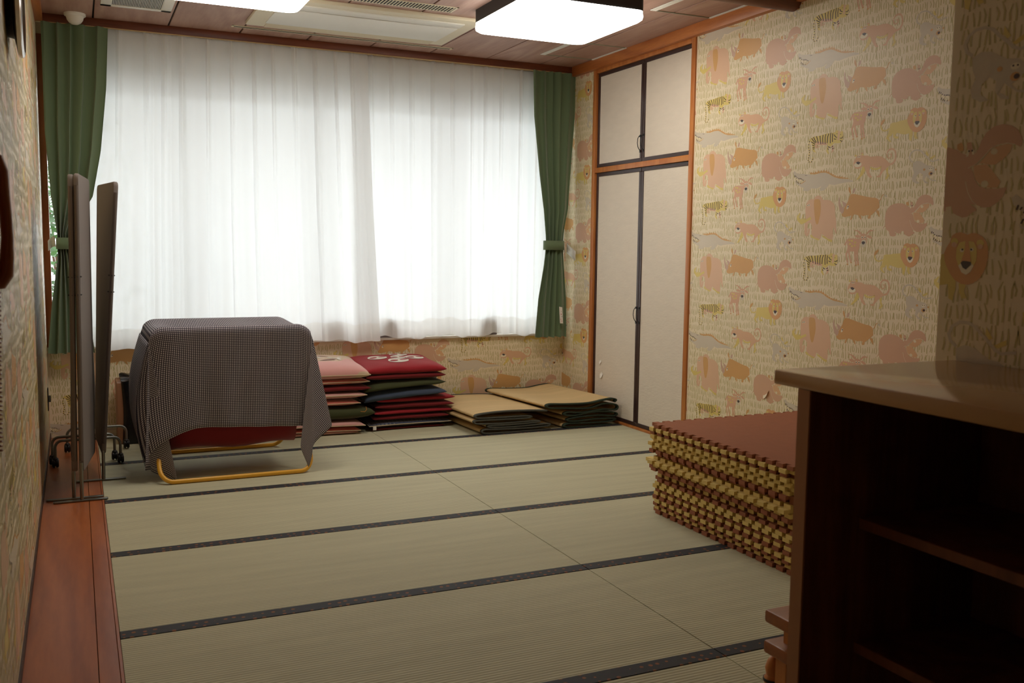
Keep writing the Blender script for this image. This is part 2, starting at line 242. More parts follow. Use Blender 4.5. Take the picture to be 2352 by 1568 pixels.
# ---------------------------------------------------------------- wallpaper pattern
PAT = '''pk1 -17409,15292,17,198,59,195,147,152,194,60,170,-26,56,7,76,114,135,62,138,13,140,-45,115,-92,46,-79,125,-44,162,3,217,-28,164,-64,167,-111,101,-137,39,-210,30,-268,52,-191,43,-267,-2,-190,42,-248,33,-105,-65,-19,-88,144,-64,173,-42,38,-32,-133,21,-325,-41,-211,-121,20,-191,58,-195,98,-168,79,-114,78,-50,-77,-57,-194,-95,-19,-170,59,-197,40,-174,100,-77,99,0,236,33,157,-79,139,-90,80,-112,-8,-48,-147,-18,-178,-15,-217,28,0,44,217,142,-2,-31,-197,-62,-138,-109,-78,-145,31,-82,169,-16,278,14,238,60,197,-29,239
or2 -16749,15819,94,54,166,3,140,-25,74,-90,38,-176,24,-252,-19,-271,-66,-270,-56,-213,-78,-86,-86,50,-81,177,-74,315,-56,314,-28,275
ye2 -18087,15013,115,37,81,98,114,37,-51,-119,-79,-137,153,-124,111,77,46,198,56,18,-21,-118,-46,-198,223,114,-21,-138,430,177,78,-130,-221,-73,-249,-114,-226,-75,-144,3,-152,103,-154,143
ye2 -16957,13921,111,38,234,-159,197,-40,225,-60,-107,-67,-169,49,-171,59,-228,61
ye2 -16066,13914,138,-21,167,-69,195,-97,312,-69,-32,-115,-190,39,-223,116,-279,118
wh2 -17186,15555,-18,-32,-47,-13,-49,16,-22,34,18,33,47,12,49,-15
wh2 -17051,15576,-20,-37,-53,-13,-56,17,-24,39,20,36,53,14,55,-18
dk3 -17211,15556,-16,-20,-34,2,-19,21,16,20,34,-2
dk3 -17091,15579,-17,-21,-37,1,-20,23,17,22,37,-2
or1 -14062,16024,244,1,384,-81,380,-81,373,-67,300,-31,151,-51,78,-65,41,-126,26,-150,-2,-99,-78,-60,-62,-54,-94,-65,-142,-109,-160,-96,-24,-150,-132,-22,-54,51,58,138,-185,5,-167,-40,-138,35,-79,34,65,-84,34,-129,-41,-37,-91,92,-94,130,-141,42,-140,16,-100,-61,-43,-154,-83,-75,-54,27,44,128,29,102,-102,-49,-123,-3,-106,-17,-122,-29,-127,36,-93,54,-15,92,95,50,64,128,1,117,109,113,46,115,81,113,61,165,79,139
or1 -12304,15081,78,67,100,-35,55,-88,25,-138,8,-112,-54,64,-104,102
mv1 -14892,15919,39,-54,17,-132,55,-158,100,-148,185,-110,-1,-117,-73,-128,-78,-30,-105,88,-80,133,-55,159,-39,184,6,196
mv1 -14672,15714,102,-56,219,-100,-27,-128,-118,-100,-80,133,-62,132
or1 -14244,16393,62,3,66,-74,44,-144,17,-142,-43,2,-95,108,-51,105
mv1 -13961,16083,11,102,46,100,118,58,23,-90,-29,-101,-64,-87
or1 -12100,15596,90,62,59,124,55,92,71,23,-23,34,-87,-31,-62,-101,-55,-119,-82,-55
gb1 -11820,15907,97,-5,93,-78,-19,-73,-99,42
wh2 -14256,15458,81,-16,-3,-97,-65,-88,-80,2,3,91
dk3 -14177,15386,-11,-21,-30,-8,-30,10,-14,22,11,22,30,8,30,-10
p21 -11657,14470,-29,269,20,231,102,211,174,154,224,80,269,25,271,-28,227,-78,115,-74,135,-56,238,26,80,101,54,152,118,166,184,111,232,24,213,-61,153,-108,83,-154,20,-136,-37,-66,-130,73,-191,41,-230,-26,-166,-62,-161,-148,-163,-150,-169,-64,72,-105,55,-174,118,-141,176,-63,258,-22,273,20,-73,-169,-118,-134,-205,-109,-194,2,-155,62,-153,19,182,-131,-126,-60,-125,-85,-131,-17,-136,54,-114,53,-55,158,-155,-16,6,-88,-179,-16,-161,55,-118,54,168,-125,-62,-106,-158,-20,-185,32,-83,223,-168,91,-68,144
c31 -9936,14955,323,8,136,-124,242,-278,-67,-118,-213,4,-197,55,-160,141,-54,157
c31 -9809,14986,163,149,119,133,166,62,230,26,127,-22,-51,-167,-159,-131,-163,-97,-171,5,-131,38
bg2 -9531,14533,-25,-54,-67,-22,-70,24,-32,56,25,54,67,21,70,-24
bg2 -9349,15219,-23,-50,-62,-18,-65,23,-29,51,23,50,62,19,64,-23
or1 -10407,15456,107,39,59,-63,19,-122,-87,-14,-91,55
p21 -10145,15480,109,-4,42,-140,-3,-120,-131,4
wh2 -10134,15307,65,15,-13,-138,-63,-32
wh2 -10003,15302,65,-2,-4,-103,-54,2
dk3 -10049,15283,-13,-19,-29,1,-15,20,13,19,28,-1
dk3 -9969,15284,-13,-19,-28,1,-16,20,13,19,29,-1
wh2 -10082,14901,193,65,206,166,161,148,163,61,228,25,189,-41,2,13,-192,41,-233,-25,-169,-63,-162,-149,-204,-165,-190,-63
wh2 -10140,14613,82,-244,123,-194,115,-90,12,10,-113,87,-121,190,-81,244
p21 -11653,14388,-130,-159,28,-15,130,159
dp1 -14181,13550,-52,-116,-35,-72,-101,28,52,117,90,144,132,86,215,6,273,-15,326,-2,25,192,73,49,132,20,114,-29,80,-72,28,-141,7,-253,-81,-57,-245,-14,-138,71,0,-143,-20,-142,-71,-86,-8,-171,11,-172,94,-284,9,-143,-119,69,-76,285,-23,215,-29,0,14,-215,80,-357,-96,-2,-76,286,-47,286,-1,158,-115,-22,-196,20,10,-159,71,-187,88,-171,25,-86,-117,-2,-91,200,-72,216,-28,130,-73,-87,10,-160,104,-244,-24,-88,-83,57,-74,245,-43,203,97,189,39,160,-48,144
dp1 -13808,14145,172,26,194,-24,177,-73,80,-72,-52,-84,-97,29,-123,129,-176,52
dp1 -12899,13957,87,98,125,97,166,12,206,-52,-201,-18,-183,-54,-122,-126
dp1 -13654,13850,111,70,153,6,129,-65,-24,-85,-209,-13
dp1 -12838,13886,130,13,152,-50,79,-77,-15,-63,-149,21,-154,72
lg2 -13161,13634,129,42,134,-29,48,-155,-46,-170,-127,-71,-137,56,-55,128
ns3 -13164,13520,44,57,94,14,96,-36,4,-63,-108,-78,-78,35
wh2 -13065,13789,-17,-50,-47,-20,-50,21,-23,50,17,50,47,20,50,-21
wh2 -12883,13795,-16,-52,-47,-21,-49,22,-24,52,17,52,47,21,49,-22
dk3 -13095,13779,-17,-24,-38,0,-21,25,18,24,38,0
dk3 -12911,13785,-17,-24,-37,0,-21,25,17,24,38,0
ye2 -13941,13636,-24,-39,-57,-10,-48,27,-3,44,45,27,58,-10
ye2 -13764,13607,-27,-45,-65,-11,-55,31,-3,50,51,31,67,-11
ye2 -13527,13527,-23,-39,-57,-9,-47,27,-3,43,44,27,58,-9
ye2 -13881,13449,-26,-45,-66,-12,-55,32,-3,50,51,31,67,-11
ye2 -13741,13334,-25,-43,-62,-11,-52,30,-3,47,48,30,63,-10
ye2 -13556,13363,-22,-39,-57,-10,-48,27,-2,44,44,27,58,-10
or2 -14010,12394,-32,-45,-69,-1,-37,43,32,45,69,1
or2 -13771,12485,-27,-38,-59,-1,-31,37,27,38,58,1
or2 -13414,12348,-31,-44,-68,-1,-36,42,31,45,67,1
or2 -13273,12387,-26,-38,-58,-1,-31,37,27,37,57,1
ye1 -11647,12892,159,43,249,-4,174,36,468,32,220,-471,146,-145,-5,-189,-68,-259,-106,51,-39,324,-222,-32,-265,48,-270,91,-97,-140,217,-64,-14,-69,-122,-24,-183,85,-50,220,-99,-126,-141,-45,43,-110,96,-95,-15,-55,-149,79,-59,82,-92,11,28,126,101,127,25,167,44,154
ye1 -10160,12344,203,-9,-39,-162,78,-159,-134,-18,-77,133
ye1 -11728,12700,-148,-69,-155,-3,-110,68,-55,112,5,75,-92,5,-3,-93,71,-138,158,-95,208,3,168,75
or1 -11991,13187,-28,-132,-120,-126,-87,-64,-57,27,19,133,77,85
mn2 -10598,13012,60,136,79,109,57,162,99,53,118,21,120,-34,70,-27,114,40,135,-13,155,-79,107,-119,41,-132,13,-186,-36,-212,-72,-147,-91,-135,-161,-97,-132,-37,-170,17,-175,77,-128,132,-115,174,-60,135
ye3 -10263,13123,76,135,167,41,203,-26,93,-146,1,-267,-59,-121,-60,-107,-112,-83,-121,52,-110,119,-81,188
ye3 -10222,13284,-26,-57,-71,-24,-74,24,-34,57,26,57,71,24,74,-24
ye3 -9549,13247,-26,-56,-69,-24,-72,23,-33,56,26,57,69,23,72,-23
pk4 -10251,13210,-20,-42,-53,-19,-56,18,-25,43,20,43,53,18,55,-18
pk4 -9569,13168,-19,-43,-52,-18,-54,17,-24,43,19,42,51,18,54,-17
mn4 -10037,13299,84,0,49,-227,49,-240,-269,-3,85,242
wh4 -10186,12734,63,68,270,3,71,-66,-75,-134,-113,-69,-122,51
ns5 -10131,12802,56,47,102,-5,118,-19,4,-60,-127,-111,-87,41
wh4 -10062,13084,-14,-30,-37,-13,-39,12,-18,30,14,31,37,13,39,-13
wh4 -9806,13099,-13,-28,-34,-12,-37,11,-16,29,13,28,34,12,37,-11
dk5 -10070,13101,-14,-21,-30,0,-17,21,14,21,31,0
dk5 -9839,13103,-13,-20,-29,0,-15,20,13,20,28,0
ye1 -17326,12684,154,76,190,39,432,17,508,54,535,5,132,14,28,71,82,13,151,-58,132,-34,130,1,36,-58,14,-234,-50,-236,-158,-74,-197,7,-216,31,-159,-110,-114,-51,-205,67,-42,131,-327,78,-365,79,-203,-77,-64,-99,-5,-195,135,-216,-196,68,-76,96,-30,195,-102,243,-148,108
pk2 -16838,12435,202,89,365,-79,345,-89,-11,-96,-444,38,-295,43,-76,-184,-70,10,-44,146
pk1 -16699,12146,11,97,170,40,21,-60
pk2 -15196,12914,82,1,133,-46,-74,-118,-23,-284,-71,-49,-52,47,31,284
ye1 -15901,12224,72,-82,-3,-216,75,-141,-118,8,-127,153,26,121
pk1 -15598,12195,98,26,78,-188,-41,-144,-144,-88,40,156
ye1 -17319,12641,-67,-225,11,-189,55,-182,-13,-218,-44,-150,9,-132,116,-118,164,7,95,161,-14,105,-63,-5,16,-91,-80,-139,-83,-1,-91,96,-6,113,44,149,14,226,-56,184,-11,179,66,220
dk3 -17168,12725,123,-134,185,-144,41,25,-182,143,-120,131
dk3 -17033,12778,106,-158,132,-157,48,20,-130,155,-105,156
dk3 -16809,12807,88,-167,65,-229,54,7,-66,231,-89,170
dk3 -16534,12803,31,-218,57,-236,54,6,-57,234,-30,217
dk3 -16312,12826,-15,-188,35,-284,54,2,-34,282,14,185
dk3 -16093,12856,-49,-178,21,-350,55,1,-22,347,48,171
dk3 -15873,12866,-83,-183,-23,-314,54,-3,23,310,80,177
dk3 -15733,12881,-26,-258,26,-288,53,2,-26,285,26,255
dk3 -15581,12842,-28,-217,23,-239,53,2,-23,236,28,213
dk3 -17186,12536,154,-83,145,-82,34,30,-144,83,-155,83
dk3 -17091,12352,170,-58,24,35,-170,58
dk3 -17042,12204,139,3,-2,39,-140,-3
dk3 -17014,12125,96,-4,3,39,-96,4
dk3 -15474,12755,94,-127,125,-56,27,33,-112,47,-87,120
dk3 -15470,12540,94,-49,93,7,-7,37,-71,-8,-77,43
dk3 -15032,12521,130,-22,111,77,-37,27,-91,-68,-101,22
dk3 -15018,12407,127,-72,78,33,-32,30,-32,-27,-109,65
dk3 -15880,12162,156,-80,31,31,-156,80
dk3 -15908,12073,46,-71,49,16,-47,71
dk3 -15594,12096,129,62,-30,32,-130,-63
dk3 -15560,11999,131,40,-21,35,-131,-39
dk3 -17268,12568,-28,-28,-48,10,-2,35,47,11
dk3 -17312,12408,-27,-28,-48,9,-2,35,46,12
dk3 -17302,12243,-27,-29,-48,10,-3,34,47,12
dk3 -17257,12090,-28,-29,-48,10,-2,34,47,12
dk3 -17224,11980,-28,-28,-48,9,-2,35,47,12
dk3 -17242,11832,-27,-29,-48,10,-2,35,46,12
dk3 -17287,11696,-27,-29,-48,9,-2,35,46,12
dk3 -17305,11566,-28,-29,-48,9,-2,35,47,12
dk3 -17220,11470,-27,-29,-49,9,-2,35,47,12
dk3 -17043,11464,-28,-29,-48,9,-2,35,47,12
dk3 -16972,11595,-28,-29,-47,9,-2,35,46,12
dk3 -15225,12790,-19,-21,-33,8,-2,25,33,8
dk3 -14959,12717,-19,-21,-33,7,-1,25,32,8
p11 -13952,11015,-37,126,48,151,108,111,51,108,341,12,-64,125,169,5,39,-167,253,-11,227,-85,439,6,274,-51,278,-152,198,-176,109,-56,155,48,120,168,0,203,-77,179,-161,55,-157,-26,-98,-126,-43,60,110,147,181,47,187,-55,115,-157,42,-241,-40,-184,-120,-168,-260,-54,-128,-68,-254,-198,-125,-152,-73,-128,-137,13,-140,54,215,54,95,212,13,207,-242,-33,-219,10,-227,93,-51,-65,-42,-212,123,-181,90,-120,-166,0,-147,128,-128,246,-127,225,-140,-7,-81,-67,-226,-32,-176,55
p11 -11813,11455,58,-212,172,-48,142,82,0,153,-161,5,3,-57,102,15,-10,-91,-87,-51,-98,22,-48,193
ye1 -13347,10937,112,5,99,-227,-183,-221,-300,-207,-115,14,214,225,100,217
ye1 -12813,10899,255,-102,219,-10,264,106,-45,-126,-213,-63,-303,16,-170,75
ye1 -11794,10702,179,112,-36,-268,105,-178,-110,-151,-158,-30,121,192
ye2 -13780,11532,-26,-44,-62,-13,-53,28,-3,48,49,32,64,-9
ye2 -13304,11549,-23,-40,-57,-12,-47,26,-3,44,44,29,58,-8
wh2 -13412,11071,-30,-65,-91,-51,-127,-23,-129,11,-98,43,-38,62,30,65,92,51,127,22,129,-11,97,-43
ns3 -13791,11192,142,27,161,-67,-122,-96,-132,53
wh2 -13620,11443,-20,-34,-47,-10,-41,21,-2,37,37,24,49,-6
wh2 -13507,11447,-19,-34,-48,-10,-40,22,-2,36,37,25,49,-7
dk3 -13650,11452,-18,-21,-32,7,-2,25,32,9
dk3 -13536,11457,-18,-21,-32,6,-2,25,31,9
gb1 -10098,10936,-150,104,-53,135,79,163,171,95,199,-1,185,-74,152,-146,205,-167,159,-151,197,-76,222,50,135,7,-4,69,-147,-8,-200,-49,-148,61,-150,145,-205,167,-161,153,-219,88,-248,0,-215,-119,-98,-203,68,-178,166,-119
gb1 -10125,10870,218,90,249,-37,204,-117,201,-106,242,-26,149,-88,62,-210,-136,-106,-183,-129,152,-126,289,-38,-68,-44,-217,24,-202,142,-128,109,-109,-184,252,-139,-22,-41,-171,27,-158,166,9,237,-179,107,-189,-131,-10,-219,232,-142,-222,-16,-233,123,-38,197,112,206,-88,193
ye1 -9373,11417,106,-152,79,-94,-94,-43,-104,112
ye1 -9154,11017,162,86,139,64,8,-115,-209,-88
or2 -9350,10518,-24,-47,-61,-16,-52,29,-3,51,47,35,63,-8
or2 -8702,10469,-19,-37,-47,-12,-40,23,-3,40,37,27,49,-6
or2 -8927,10310,-23,-64,-69,-38,-81,6,-56,48,-5,66,50,54,80,17,72,-29
dk3 -8933,10305,-19,-42,-49,-20,-52,13,-24,40,19,43,49,20,52,-14
wh2 -8924,10524,-25,-47,-69,-28,-81,3,-55,34,-4,48,51,40,80,13,72,-20
dk3 -9069,10535,-18,-24,-33,7,-1,27,31,11
dk3 -8960,10531,-19,-23,-32,7,-2,27,31,10
gb1 -18475,10850,-32,132,94,72,154,-111,222,-57,388,-33,193,-41,286,-20,423,-37,411,60,388,-14,230,-85,230,-117,340,-125,440,-71,433,-54,323,-91,-17,-55,-511,0,-431,-33,-369,-54,-201,20,-160,55,-127,-120,-128,-121,-109,-71,-226,-31,-164,55,148,204,-224,-87,-230,-22,-306,31,-112,-89,-186,-61,-386,59,113,123,-245,86,-225,104,-225,88,-29,82,151,-75,293,-18,189,60,163,75,-74,29,-245,87,-269,37,-200,91
or2 -17171,10809,87,119,99,-94,88,86,75,-79,99,86,86,-77,131,119,99,-109,108,102,97,-92,108,101,97,-108,96,93,87,-133,85,68,99,-155,109,37,52,-109,85,52,51,-109,86,36,73,-107,105,69,28,-94,105,69,71,-91,127,54,70,-91,106,37,47,-60,149,8,153,-54,-149,0,-565,47,-311,79,-250,98,-230,117,-253,84,-365,15,-412,-52
or2 -17851,10311,169,46,211,103,-24,24,-207,-101,-164,-45
dk3 -18359,10826,-43,-103,42,-7,43,102
dk3 -18269,10782,-45,-60,39,-13,45,60
dk3 -18192,10702,-33,-52,40,-12,33,52
dk3 -18081,10652,-8,-67,43,-2,8,67
dk3 -17983,10632,-8,-59,43,-2,9,59
dk3 -17910,10627,-8,-59,43,-2,8,59
dk3 -17824,10606,-9,-58,43,-2,9,58
dk3 -17749,10552,-9,-50,43,-3,9,50
dk3 -17662,10526,-21,-51,41,-8,21,51
dk3 -18219,10532,-55,-103,41,-10,55,103
dk3 -18131,10467,-30,-102,43,-5,30,102
dk3 -18042,10405,-20,-68,43,-5,20,68
dk3 -17919,10369,-9,-51,43,-2,10,50
dk3 -17481,10761,-20,-21,-35,6,-2,25,34,10
dk3 -17386,10758,-20,-22,-35,7,-1,25,34,9'''
SHAPES=[]
for ln in PAT.split('\n'):
    h,d=ln.split(' '); n=[int(q) for q in d.split(',')]; x,y=n[0],n[1]; P=[(x/1e4,y/1e4)]
    for i in range(2,len(n),2): x+=n[i]; y+=n[i+1]; P.append((x/1e4,y/1e4))
    SHAPES.append((WK.index(h[:2]), int(h[2]), P))
PU, PV = .957, .645
BLADES=[]
rb=random.Random(3)
for r in range(14):
    n=64
    for k in range(n):
        u=(k+rb.uniform(-.3,.3))*PU/n; v=(r+.5)*PV/14+rb.uniform(-.006,.006)+.006*math.sin(u*2*PI/PU*2+r)
        BLADES.append((u, v, rb.uniform(.026,.044), rb.uniform(-.18,.18), rb.uniform(-.004,.004)))
def clip(P,u0,u1,v0,v1):
    for ax,s,lim in ((0,1,u0),(0,-1,u1),(1,1,v0),(1,-1,v1)):
        Q=[]
        for i in range(len(P)):
            a=P[i-1]; b=P[i]; da=s*(a[ax]-lim); db=s*(b[ax]-lim)
            if (da>=0)!=(db>=0):
                t=da/(da-db); Q.append((a[0]+t*(b[0]-a[0]),a[1]+t*(b[1]-a[1])))
            if db>=0: Q.append(b)
        P=Q
        if len(P)<3: return None
    return P
def wallpaper(mb, org, ud, nrm, u0,u1,v0,v1, su, sv):
    """print the pattern on a rectangle; point = org + ud*u + z*v, pattern coordinate = (u-su, v-sv)"""
    ud=Vector(ud); nrm=Vector(nrm); org=Vector(org)
    def put(P,mi,lay):
        h=.0003+.0002*lay
        mb.add([org+ud*a+Vector((0,0,b))+nrm*h for a,b in P],[tuple(range(len(P)))],mi)
    i0=math.floor((u0-su)/PU)-1; i1=math.ceil((u1-su)/PU)+3
    for i in range(i0,i1):
        for j in range(-5,6):
            ou=su+i*PU; ov=sv+j*PV-(i%2)*PV/2 if False else sv+j*PV-i*PV/2
            if ou+PU<u0-.1 or ou-1.9>u1+.1: pass
            for mi,lay,P in SHAPES:
                Q=[(a+ou,b+ov) for a,b in P]
                if max(q[0] for q in Q)<=u0 or min(q[0] for q in Q)>=u1 or max(q[1] for q in Q)<=v0 or min(q[1] for q in Q)>=v1: continue
                Q=clip(Q,u0,u1,v0,v1)
                if Q: put(Q,mi,lay)
            for (bu,bv,ln,tl,cv) in BLADES:
                a=bu+ou; b=bv+ov
                if a<u0+.01 or a>u1-.01 or b-ln/2<v0+.002 or b+ln/2>v1-.002: continue
                w=.0027; m=a+cv; t=a+tl*ln
                mb.add([org+ud*q+Vector((0,0,z))+nrm*.0003 for q,z in ((a-w,b-ln/2),(a+w,b-ln/2),(m+w,b),(t+w*.6,b+ln/2),(t-w*.6,b+ln/2),(m-w,b))],[(0,1,2,5),(5,2,3,4)],1)
def limit_cells(): pass

# ---------------------------------------------------------------- floor
ZB=-.02
m=MB()
m.box(0,XR+.02,YB,D+.12,-.08,-.012,2)
rows=[(k*.9,(k+1)*.9) for k in range(-3,5)]
for (a,b) in rows:
    for (x0,x1) in ((0.0,1.768),(1.771,XR)):
        b2=min(b,D); hz=.0675
        m.bbox(x0,x1,a+.0015,a+hz,-.03,.0012,r=.0011,seg=1,mi=1)
        m.bbox(x0,x1,a+hz,b2-.0015,-.03,0,r=.001,seg=1,mi=0)
struct(m.build('floor',[tatami,heri,gapm]),'green rush tatami floor with dark brocade borders','floor')
m=MB(); m.box(XL-.1,0,YB,D+.12,-.1,-.006,1)
m.bbox(XL,-.072,YB,D,-.02,.002,r=.001,seg=1,mi=0); m.bbox(-.070,-.012,YB,D,-.02,.002,r=.001,seg=1,mi=0); m.bbox(-.011,-.0015,YB,D,-.02,.004,r=.001,seg=1,mi=0)
struct(m.build('floor',[wood_floor,gapm]),'reddish board floor strip along the left wall','floor')

# ---------------------------------------------------------------- walls
# left
m=MB(); m.box(XL-.1,XL,YB,D+.30,0,ZC+.1,0)
wallpaper(m,(XL,0,0),(0,1,0),(1,0,0),-.5,D,0,ZC,.4,0)
struct(m.build('wall_left',WM,recalc=False),'left wall with pale animal wallpaper','wall')
# right wall main part + strip beyond the closet
m=MB(); m.box(XR,XR+.1,PY-.01,2.803,0,ZC+.1,0); m.box(XR,XR+.1,4.128,D+.30,0,ZC+.1,0); m.box(XR+.045,XR+.1,2.80,4.13,0,ZC+.1,0)
wallpaper(m,(XR,0,0),(0,-1,0),(-1,0,0),-2.803,-PY,0,2.70,0,0)
wallpaper(m,(XR,0,0),(0,-1,0),(-1,0,0),-D,-4.128,0,2.70,-3.224,-.031)
struct(m.build('wall_right',WM,recalc=False),'right wall with cream animal wallpaper','wall')
# projecting wall near the camera
m=MB(); m.box(PX,XR+.1,YB,PY,0,ZC+.1,0)
wallpaper(m,(PX,0,0),(0,-1,0),(-1,0,0),-PY,2.4,0,ZC,1.863,0)
struct(m.build('wall_front',WM,recalc=False),'dim projecting wall with animal wallpaper behind the shelf unit','wall')
# window wall
WZ0,WZ1=.605,2.64; WX0,WX1=-.250,3.52; WXF=-.36
m=MB(); m.box(XL-.1,XR+.1,D,D+.30,-.1,WZ0,0); m.box(XL-.1,XR+.1,D,D+.30,WZ1,ZC+.1,0); m.box(XL-.1,WX0,D,D+.05,WZ0,WZ1,0); m.box(XL-.25,WXF,D,D+.30,WZ0,WZ1,0); m.box(WX1,XR+.1,D,D+.30,WZ0,WZ1,0)
wallpaper(m,(0,D,0),(1,0,0),(0,-1,0),XL,XR,0,WZ0-.01,4.404,-.026)
struct(m.build('wall_back',WM,recalc=False),'window wall with animal wallpaper below the sill','wall')
m=MB(); m.box(XL-.1,XR+.1,YB-.1,YB,-.1,ZC+.1,0)
struct(m.build('wall_rear',[plain]),'plain wall behind the camera','wall')
# ceiling with planks
m=MB(); m.box(XL-.1,XR+.1,YB-.1,D+.30,ZC+.012,ZC+.1,1)
xs=[XL]+[.05+.459*k for k in range(0,8)]+[XR]
for a,b in zip(xs[:-1],xs[1:]):
    if b-a>.02: m.bbox(a+.005,b-.005,YB,D,ZC,ZC+.02,r=.002,seg=1,mi=0)
struct(m.build('ceiling',[ceil_m,gapm]),'pinkish wood plank ceiling with dark grooves','ceiling')
# trims
m=MB(); m.bbox(XL,XR,4.432,4.462,2.692,ZC,r=.002,mi=0); m.box(XL,XR,4.436,4.458,2.688,2.693,1)
struct(m.build('trim_1',[wood_orx,mat('pale_edge',srgb(190,160,110),.5)]),'dark brown pelmet board above the curtains','trim')
m=MB(); m.bbox(XR-.04,XR+.02,1.70,4.432,2.668,ZC,r=.002); 
struct(m.build('trim_2',wood_or),'orange wood rail at the top of the right wall','trim')
m=MB(); m.bbox(XL,XL+.045,YB,4.432,2.69,ZC,r=.002)
struct(m.build('trim_3',wood_or),'orange wood rail at the top of the left wall','trim')
m=MB(); m.tube([(XR,1.90,2.70),(XL,1.90,2.70)],.07,32)
struct(m.build('trim_4',wood_orx),'round dark wooden ceiling beam','trim')
m=MB(); m.box(XL,XL+.006,YB,D,0.002,.035)
struct(m.build('baseboard_left',mat('base_dark',srgb(70,46,32),.6)),'low dark baseboard on the left wall','baseboard')

# ---------------------------------------------------------------- window
w=empty('window_1',(1.65,D,WZ0),'wide sliding window behind the sheer curtains','window'); w['kind']='structure'
m=MB(); 
m.box(WXF,WX1,D+.10,D+.19,WZ0,WZ0+.035); m.box(WXF,WX1,D+.10,D+.19,WZ1-.035,WZ1); m.box(WXF,WXF+.03,D+.10,D+.19,WZ0,WZ1); m.box(WX1-.03,WX1,D+.10,D+.19,WZ0,WZ1)
m.build('window_frame',alu,w)
m=MB(); m.bbox(XL,WX0+.004,D-.02,D+.055,WZ0-.01,WZ1,r=.002); m.build('window_jamb',brownframe,w)
m=MB(); m.bbox(XL,XR,D-.03,D+.03,WZ0-.012,WZ0+.006,r=.002); m.build('window_sill',mat('sill_white',srgb(214,204,190),.5),w)
ww=(WX1-WXF-.06)/4
for k in range(4):
    x0=WXF+.03+k*ww; y0=D+.12+(k%2)*.03
    m=MB(); 
    for b in ((x0,x0+.022,WZ0+.03,WZ1-.035),(x0+ww-.022,x0+ww,WZ0+.03,WZ1-.035),(x0+.022,x0+ww-.022,WZ0+.03,WZ0+.055),(x0+.022,x0+ww-.022,WZ1-.06,WZ1-.035)):
        m.box(b[0],b[1],y0,y0+.024,b[2],b[3])
    s=m.build('sash',alu,w)
    q=MB(); q.box(x0+.022,x0+ww-.022,y0+.010,y0+.014,WZ0+.075,WZ1-.075); q.build('pane',glass,s)
# outside: paved yard, eave, hedge
m=MB(); m.box(-6,9,4.90,16,-.35,-.25); struct(m.build('ground',mat('yard_paving',srgb(205,205,200),.9,noise=.1,nscale=2)),'pale paved yard outside the window','ground')
m=MB(); m.box(-2,6,4.90,5.9,2.56,2.72); struct(m.build('roof_eave',mat('eave_board',srgb(120,104,84),.8)),'brown eave outside above the window','roof')
m=MB(); m.bbox(-.4,3.7,4.90,5.02,2.36,2.60,r=.02); struct(m.build('added_light_blocker',mat('blocker_olive',srgb(120,112,84),.7)),'olive beige block added outside to darken the top of the curtains','light blocker')  # added block outside the glass, softly darkens the top of the sheer curtains
leaf1=mat('leaf_dark',srgb(66,104,50),.5,noise=.3,nscale=8); leaf2=mat('leaf_red_flower',srgb(214,40,52),.6)
def shrub(loc,h,r,label,n=900,flowers=0):
    t=empty('garden_shrub',loc,label,'shrub')
    rr=random.Random(int(loc[0]*100)); f=MB()
    for k in range(n):
        a=rr.uniform(0,2*PI); q=math.sqrt(rr.random())*r; z=rr.random()*h*.9+h*.1
        c=Vector((loc[0]+q*math.cos(a),loc[1]+q*math.sin(a)*.7,loc[2]+z)); s=rr.uniform(.03,.06)
        d1=Vector((rr.uniform(-1,1),rr.uniform(-1,1),rr.uniform(-.6,.6))).normalized(); d2=d1.orthogonal().normalized()*.45
        f.add([c-d1*s,c+d2*s,c+d1*s,c-d2*s],[(0,1,2,3)])
    f.build('foliage',leaf1,t,recalc=False)
    m=MB()
    for k in range(5):
        a=k*1.3; m.tube([(loc[0]+.03*math.cos(a),loc[1]+.03*math.sin(a),loc[2]),(loc[0]+r*.5*math.cos(a),loc[1]+r*.4*math.sin(a),loc[2]+h*.8)],.012,6)
    m.build('stem',mat('bark',srgb(84,62,44),.9) if 'bark' not in MATS else MATS['bark'],t)
    if flowers:
        f=MB()
        for k in range(flowers):
            c=Vector((loc[0]+rr.uniform(-r,r)*.8,loc[1]-r*.6+rr.uniform(0,.1),loc[2]+h*rr.uniform(.56,.68))); f.lathe([(.001,-.02),(.03,-.01),(.035,.01),(.012,.02)],c,8)
        f.build('blossom',leaf2,t)
shrub((-.55,6.2,-.25),2.3,.5,'leafy green shrub with red blossoms outside the left end of the window',1400,30)
shrub((-.1,7.6,-.25),3.0,.7,'tall dark shrub outside behind the red blossoming shrub',1200)

